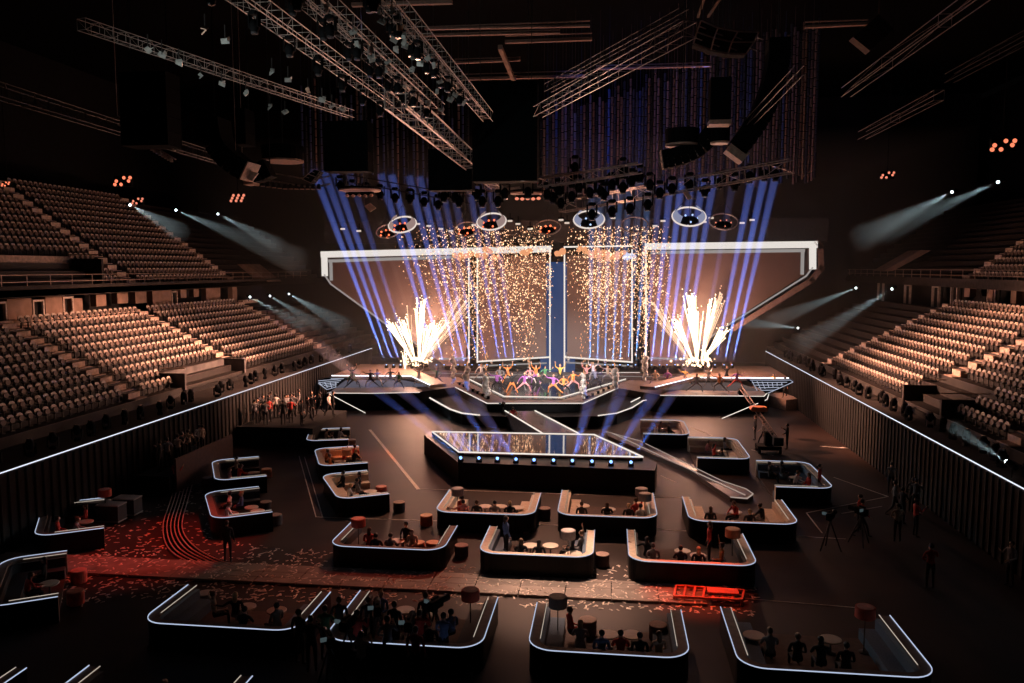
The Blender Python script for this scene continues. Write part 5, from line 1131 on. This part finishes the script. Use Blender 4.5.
cl = [(452, 22, 262, 34, .16), (478, 14, 275, 38, .16), (500, 14, 272, 30, .10), (524, 16, 282, 42, .17), (545, 8, 262, 24, .04), (592, 14, 270, 32, .13), (603, 10, 276, 24, .08), (618, 16, 275, 40, .12), (641, 12, 275, 38, .13), (655, 12, 268, 22, .05)]
tot = sum(c[4] for c in cl)
for i in range(9500):
    u = rr.random()*tot
    for cx, sx, cy, sy, w in cl:
        u -= w
        if u <= 0: break
    x = rr.gauss(cx, sx); y = cy+rr.gauss(0, sy)
    if y > cy: x = cx+(x-cx)*max(.25, 1-(y-cy)/110)
    if y < 226 or y > 362 or x < 392 or x > 672: continue
    if 552 < x < 563 and rr.random() < .8: continue
    p = V(x, y, 71+rr.uniform(-3.5, 3)); k = (0 if rr.random() < .42 else (1 if rr.random() < .6 else 2))
    s = rr.uniform(.022, .06)
    bs[k].add([p+Vector(v)*s for v in ((1, 0, 0), (-1, 0, 0), (0, 1, 0), (0, -1, 0), (0, 0, 1.3), (0, 0, -1.3))], [(0, 2, 4), (2, 1, 4), (1, 3, 4), (3, 0, 4), (2, 0, 5), (1, 2, 5), (3, 1, 5), (0, 3, 5)])
for b, m_, n_ in zip(bs, sp_m, ('bright golden', 'amber', 'dull ember coloured')): tag(b.build('falling_sparks', m_), '%s sparks raining down between the stage doors' % n_, 'sparks', kind='stuff')
# narrow vertical spark fountains
for k, (x, y0_, y1_) in enumerate([(486, 376, 345), (645, 372, 250), (529, 366, 300), (467, 372, 325), (453, 360, 300), (583, 376, 330), (615, 370, 320)]):
    b = MB(); B0 = V(x, y0_, 71)
    for i in range((26, 150, 40, 30, 40, 30, 34)[k]):
        t = rr.random(); p = V(x+rr.gauss(0, .5+2.2*t), y0_+(y1_-y0_)*t, 71)-B0; s = rr.uniform(.03, .07); b.ball(p, (s*.6, s*.6, s*1.8), 0, 5, 3)
    tag(b.build('spark_fountain', sp_m[0 if k == 1 else 1], None, False, B0), 'thin vertical fountain of sparks rising over the stage, %s of seven' % ORD[k], 'sparks', kind='stuff')
# puffs of burning smoke at the top
pm1 = M('orange lit smoke puff', (.95, .55, .32), .9); glowp = E('glowing orange smoke burst', (1, .42, .2), .85); glowb = E('glowing bluish burst', (.7, .75, 1), .9)
for k, (x, y, r_) in enumerate([(459, 257, .38), (470, 254, .35), (482, 256, .3), (488, 251, .35), (495, 257, .28), (526, 252, .3), (560, 252, .35), (582, 250, .32), (592, 253, .4), (603, 254, .42), (612, 257, .4), (621, 253, .25), (630, 256, .35)]):
    p = V(x, y, 72); b = MB()
    for i in range(7): b.ball((rr.uniform(-1, 1)*r_*1.3, rr.uniform(-.3, .3), rr.uniform(-1, 1)*r_*.5), r_*rr.uniform(.5, .8), 0, 9, 6, .25)
    tag(b.build('firework_burst', glowb if k in (12,) else glowp, None, True, p), 'small glowing burst above the stage doors, %s from the left' % ORD[k], 'firework')
# white smoke jets
jet_m = M('dense white smoke', (.97, .93, .9), .95, 0, .1, 2)
JT = [(453, 357, 383, 2.6), (467, 368, 390, 3.0), (486, 377, 397.5, 3.2), (491.7, 354, 363, 1.8), (529, 353, 367, 1.8), (568, 351, 362, 1.8), (583, 375, 397.5, 3.0), (605, 355, 362.5, 1.8), (615, 370, 388, 3.0), (645, 358, 380, 2.6), (417, 371, 376, 1.4)]
for k, (x, y0_, y1_, w) in enumerate(JT):
    yb = 62.8 if y1_ > 395 else (66.5 if y1_ > 386 else (69 if y1_ > 376 else 79)); B0 = V(x, y1_, yb); T0 = V(x+.6, y0_, yb); L = (T0-B0).length; ww = w*yb/F*1.75; b = MB()
    for i in range(18):
        t = i/17; b.ball((rr.gauss(0, ww*.2), rr.gauss(0, ww*.2), L*t), ww*(.28+.62*t*(1.25-t))*rr.uniform(.8, 1.25), 0, 8, 6, .35)
    tag(b.build('smoke_jet', jet_m, None, True, B0), 'short white smoke jet shooting up from the stage, %s from left' % ORD[sorted(j[0] for j in JT).index(x)], 'smoke', kind='stuff')
# ------------------------------------------------------------------ light
WARM = (1, .47, .30)
lightpoint('fireworks_glow', V(418, 335, 72), WARM, 4200, 1.2); lightpoint('fireworks_glow', V(700, 330, 72), WARM, 4200, 1.2)
lightpoint('sparks_glow', V(510, 285, 70), WARM, 900, 2); lightpoint('sparks_glow', V(615, 285, 70), WARM, 900, 2)
lightspot('added_warm_spot', (-2, 62, 15.5), (-31, 56, 2.5), WARM, 135000, 38, 1, .5)  # unseen warm spot added to brighten the left stand seats
lightspot('added_warm_spot', (-8, 62, 15.5), (22, 56, 3), WARM, 135000, 38, 1, .5)  # same added spot for the right stand seats, no fixture
lightspot('added_warm_spot', (-5, 54, 22), (-4, 42, 0), WARM, 21000, 66, 1, .5)
lightspot('red_rig_light', (-14, 40, 20), (-19.2, 31.5, 0), (1, .06, .03), 15000, 25, .9, .3)
lightspot('red_rig_light', (4, 38, 20), (3.2, 29, 0), (1, .08, .03), 26000, 12, .9, .3)
lightspot('red_rig_light', (-10, 48, 20), (-15.6, 48.3, 0), (1, .22, .09), 16000, 17, .9, .3)
lightspot('red_rig_light', (-2, 44, 20), (-9, 30, 0), (1, .12, .06), 5000, 24, .9, .3)
lightspot('added_white_spot', (-3, 40, 20), (-1.5, 29, 0), (1, .62, .45), 30000, 22, .9, .3)  # added spot to lift the dark walkway, no fixture
lightspot('added_white_spot', (-5, 46, 17), (-5.5, 66, 2), (1, .86, .78), 95000, 26, 1, .3)  # added front spot brightening the smoke jets and dancers
lightspot('added_white_spot', (-5, 56, 12.5), (-5, 72, 1.5), (1, .93, .88), 20000, 50, 1, .3)  # second added spot on the centre stage, hangs from nothing
lightspot('blue_rig_light', (-4, 58, 22), (4, 72, 25), (.12, .22, 1), 1500, 90, .8, .5)
lightspot('warm_rig_light', (0, 56, 16), (6, 70, 25), WARM, 3500, 60, .9, .5)
lightspot('warm_rig_light', (-4, 50, 12), (-7, 34, 19), (1, .5, .36), 5500, 60, .9, .5)
lightspot('added_white_spot', (-14, 14, 13), (-9, 31, 18.7), (.9, 1, .95), 2500, 60, .9, .5)  # added spot so the mirror panels show, no fixture there
w = bpy.data.worlds.new('world'); sc.world = w; w.use_nodes = True; w.node_tree.nodes['Background'].inputs[0].default_value = (.0006, .0005, .0005, 1); w.node_tree.nodes['Background'].inputs[1].default_value = 1
vs = sc.view_settings; vs.view_transform = 'Standard'; vs.look = 'None'; vs.exposure = 0; vs.gamma = 1; vs.use_curve_mapping = False
sc.cycles.use_denoising = True; sc.cycles.light_sampling_threshold = 0; sc.cycles.max_bounces = 5; sc.cycles.volume_bounces = 0; sc.cycles.diffuse_bounces = 2; sc.cycles.glossy_bounces = 3; sc.cycles.sample_clamp_indirect = 4
# main stage label
for o in bpy.data.objects:
    if o.name == 'main_stage': tag(o, 'wide dark main stage platform with lit edges and a pointed centre', 'stage')
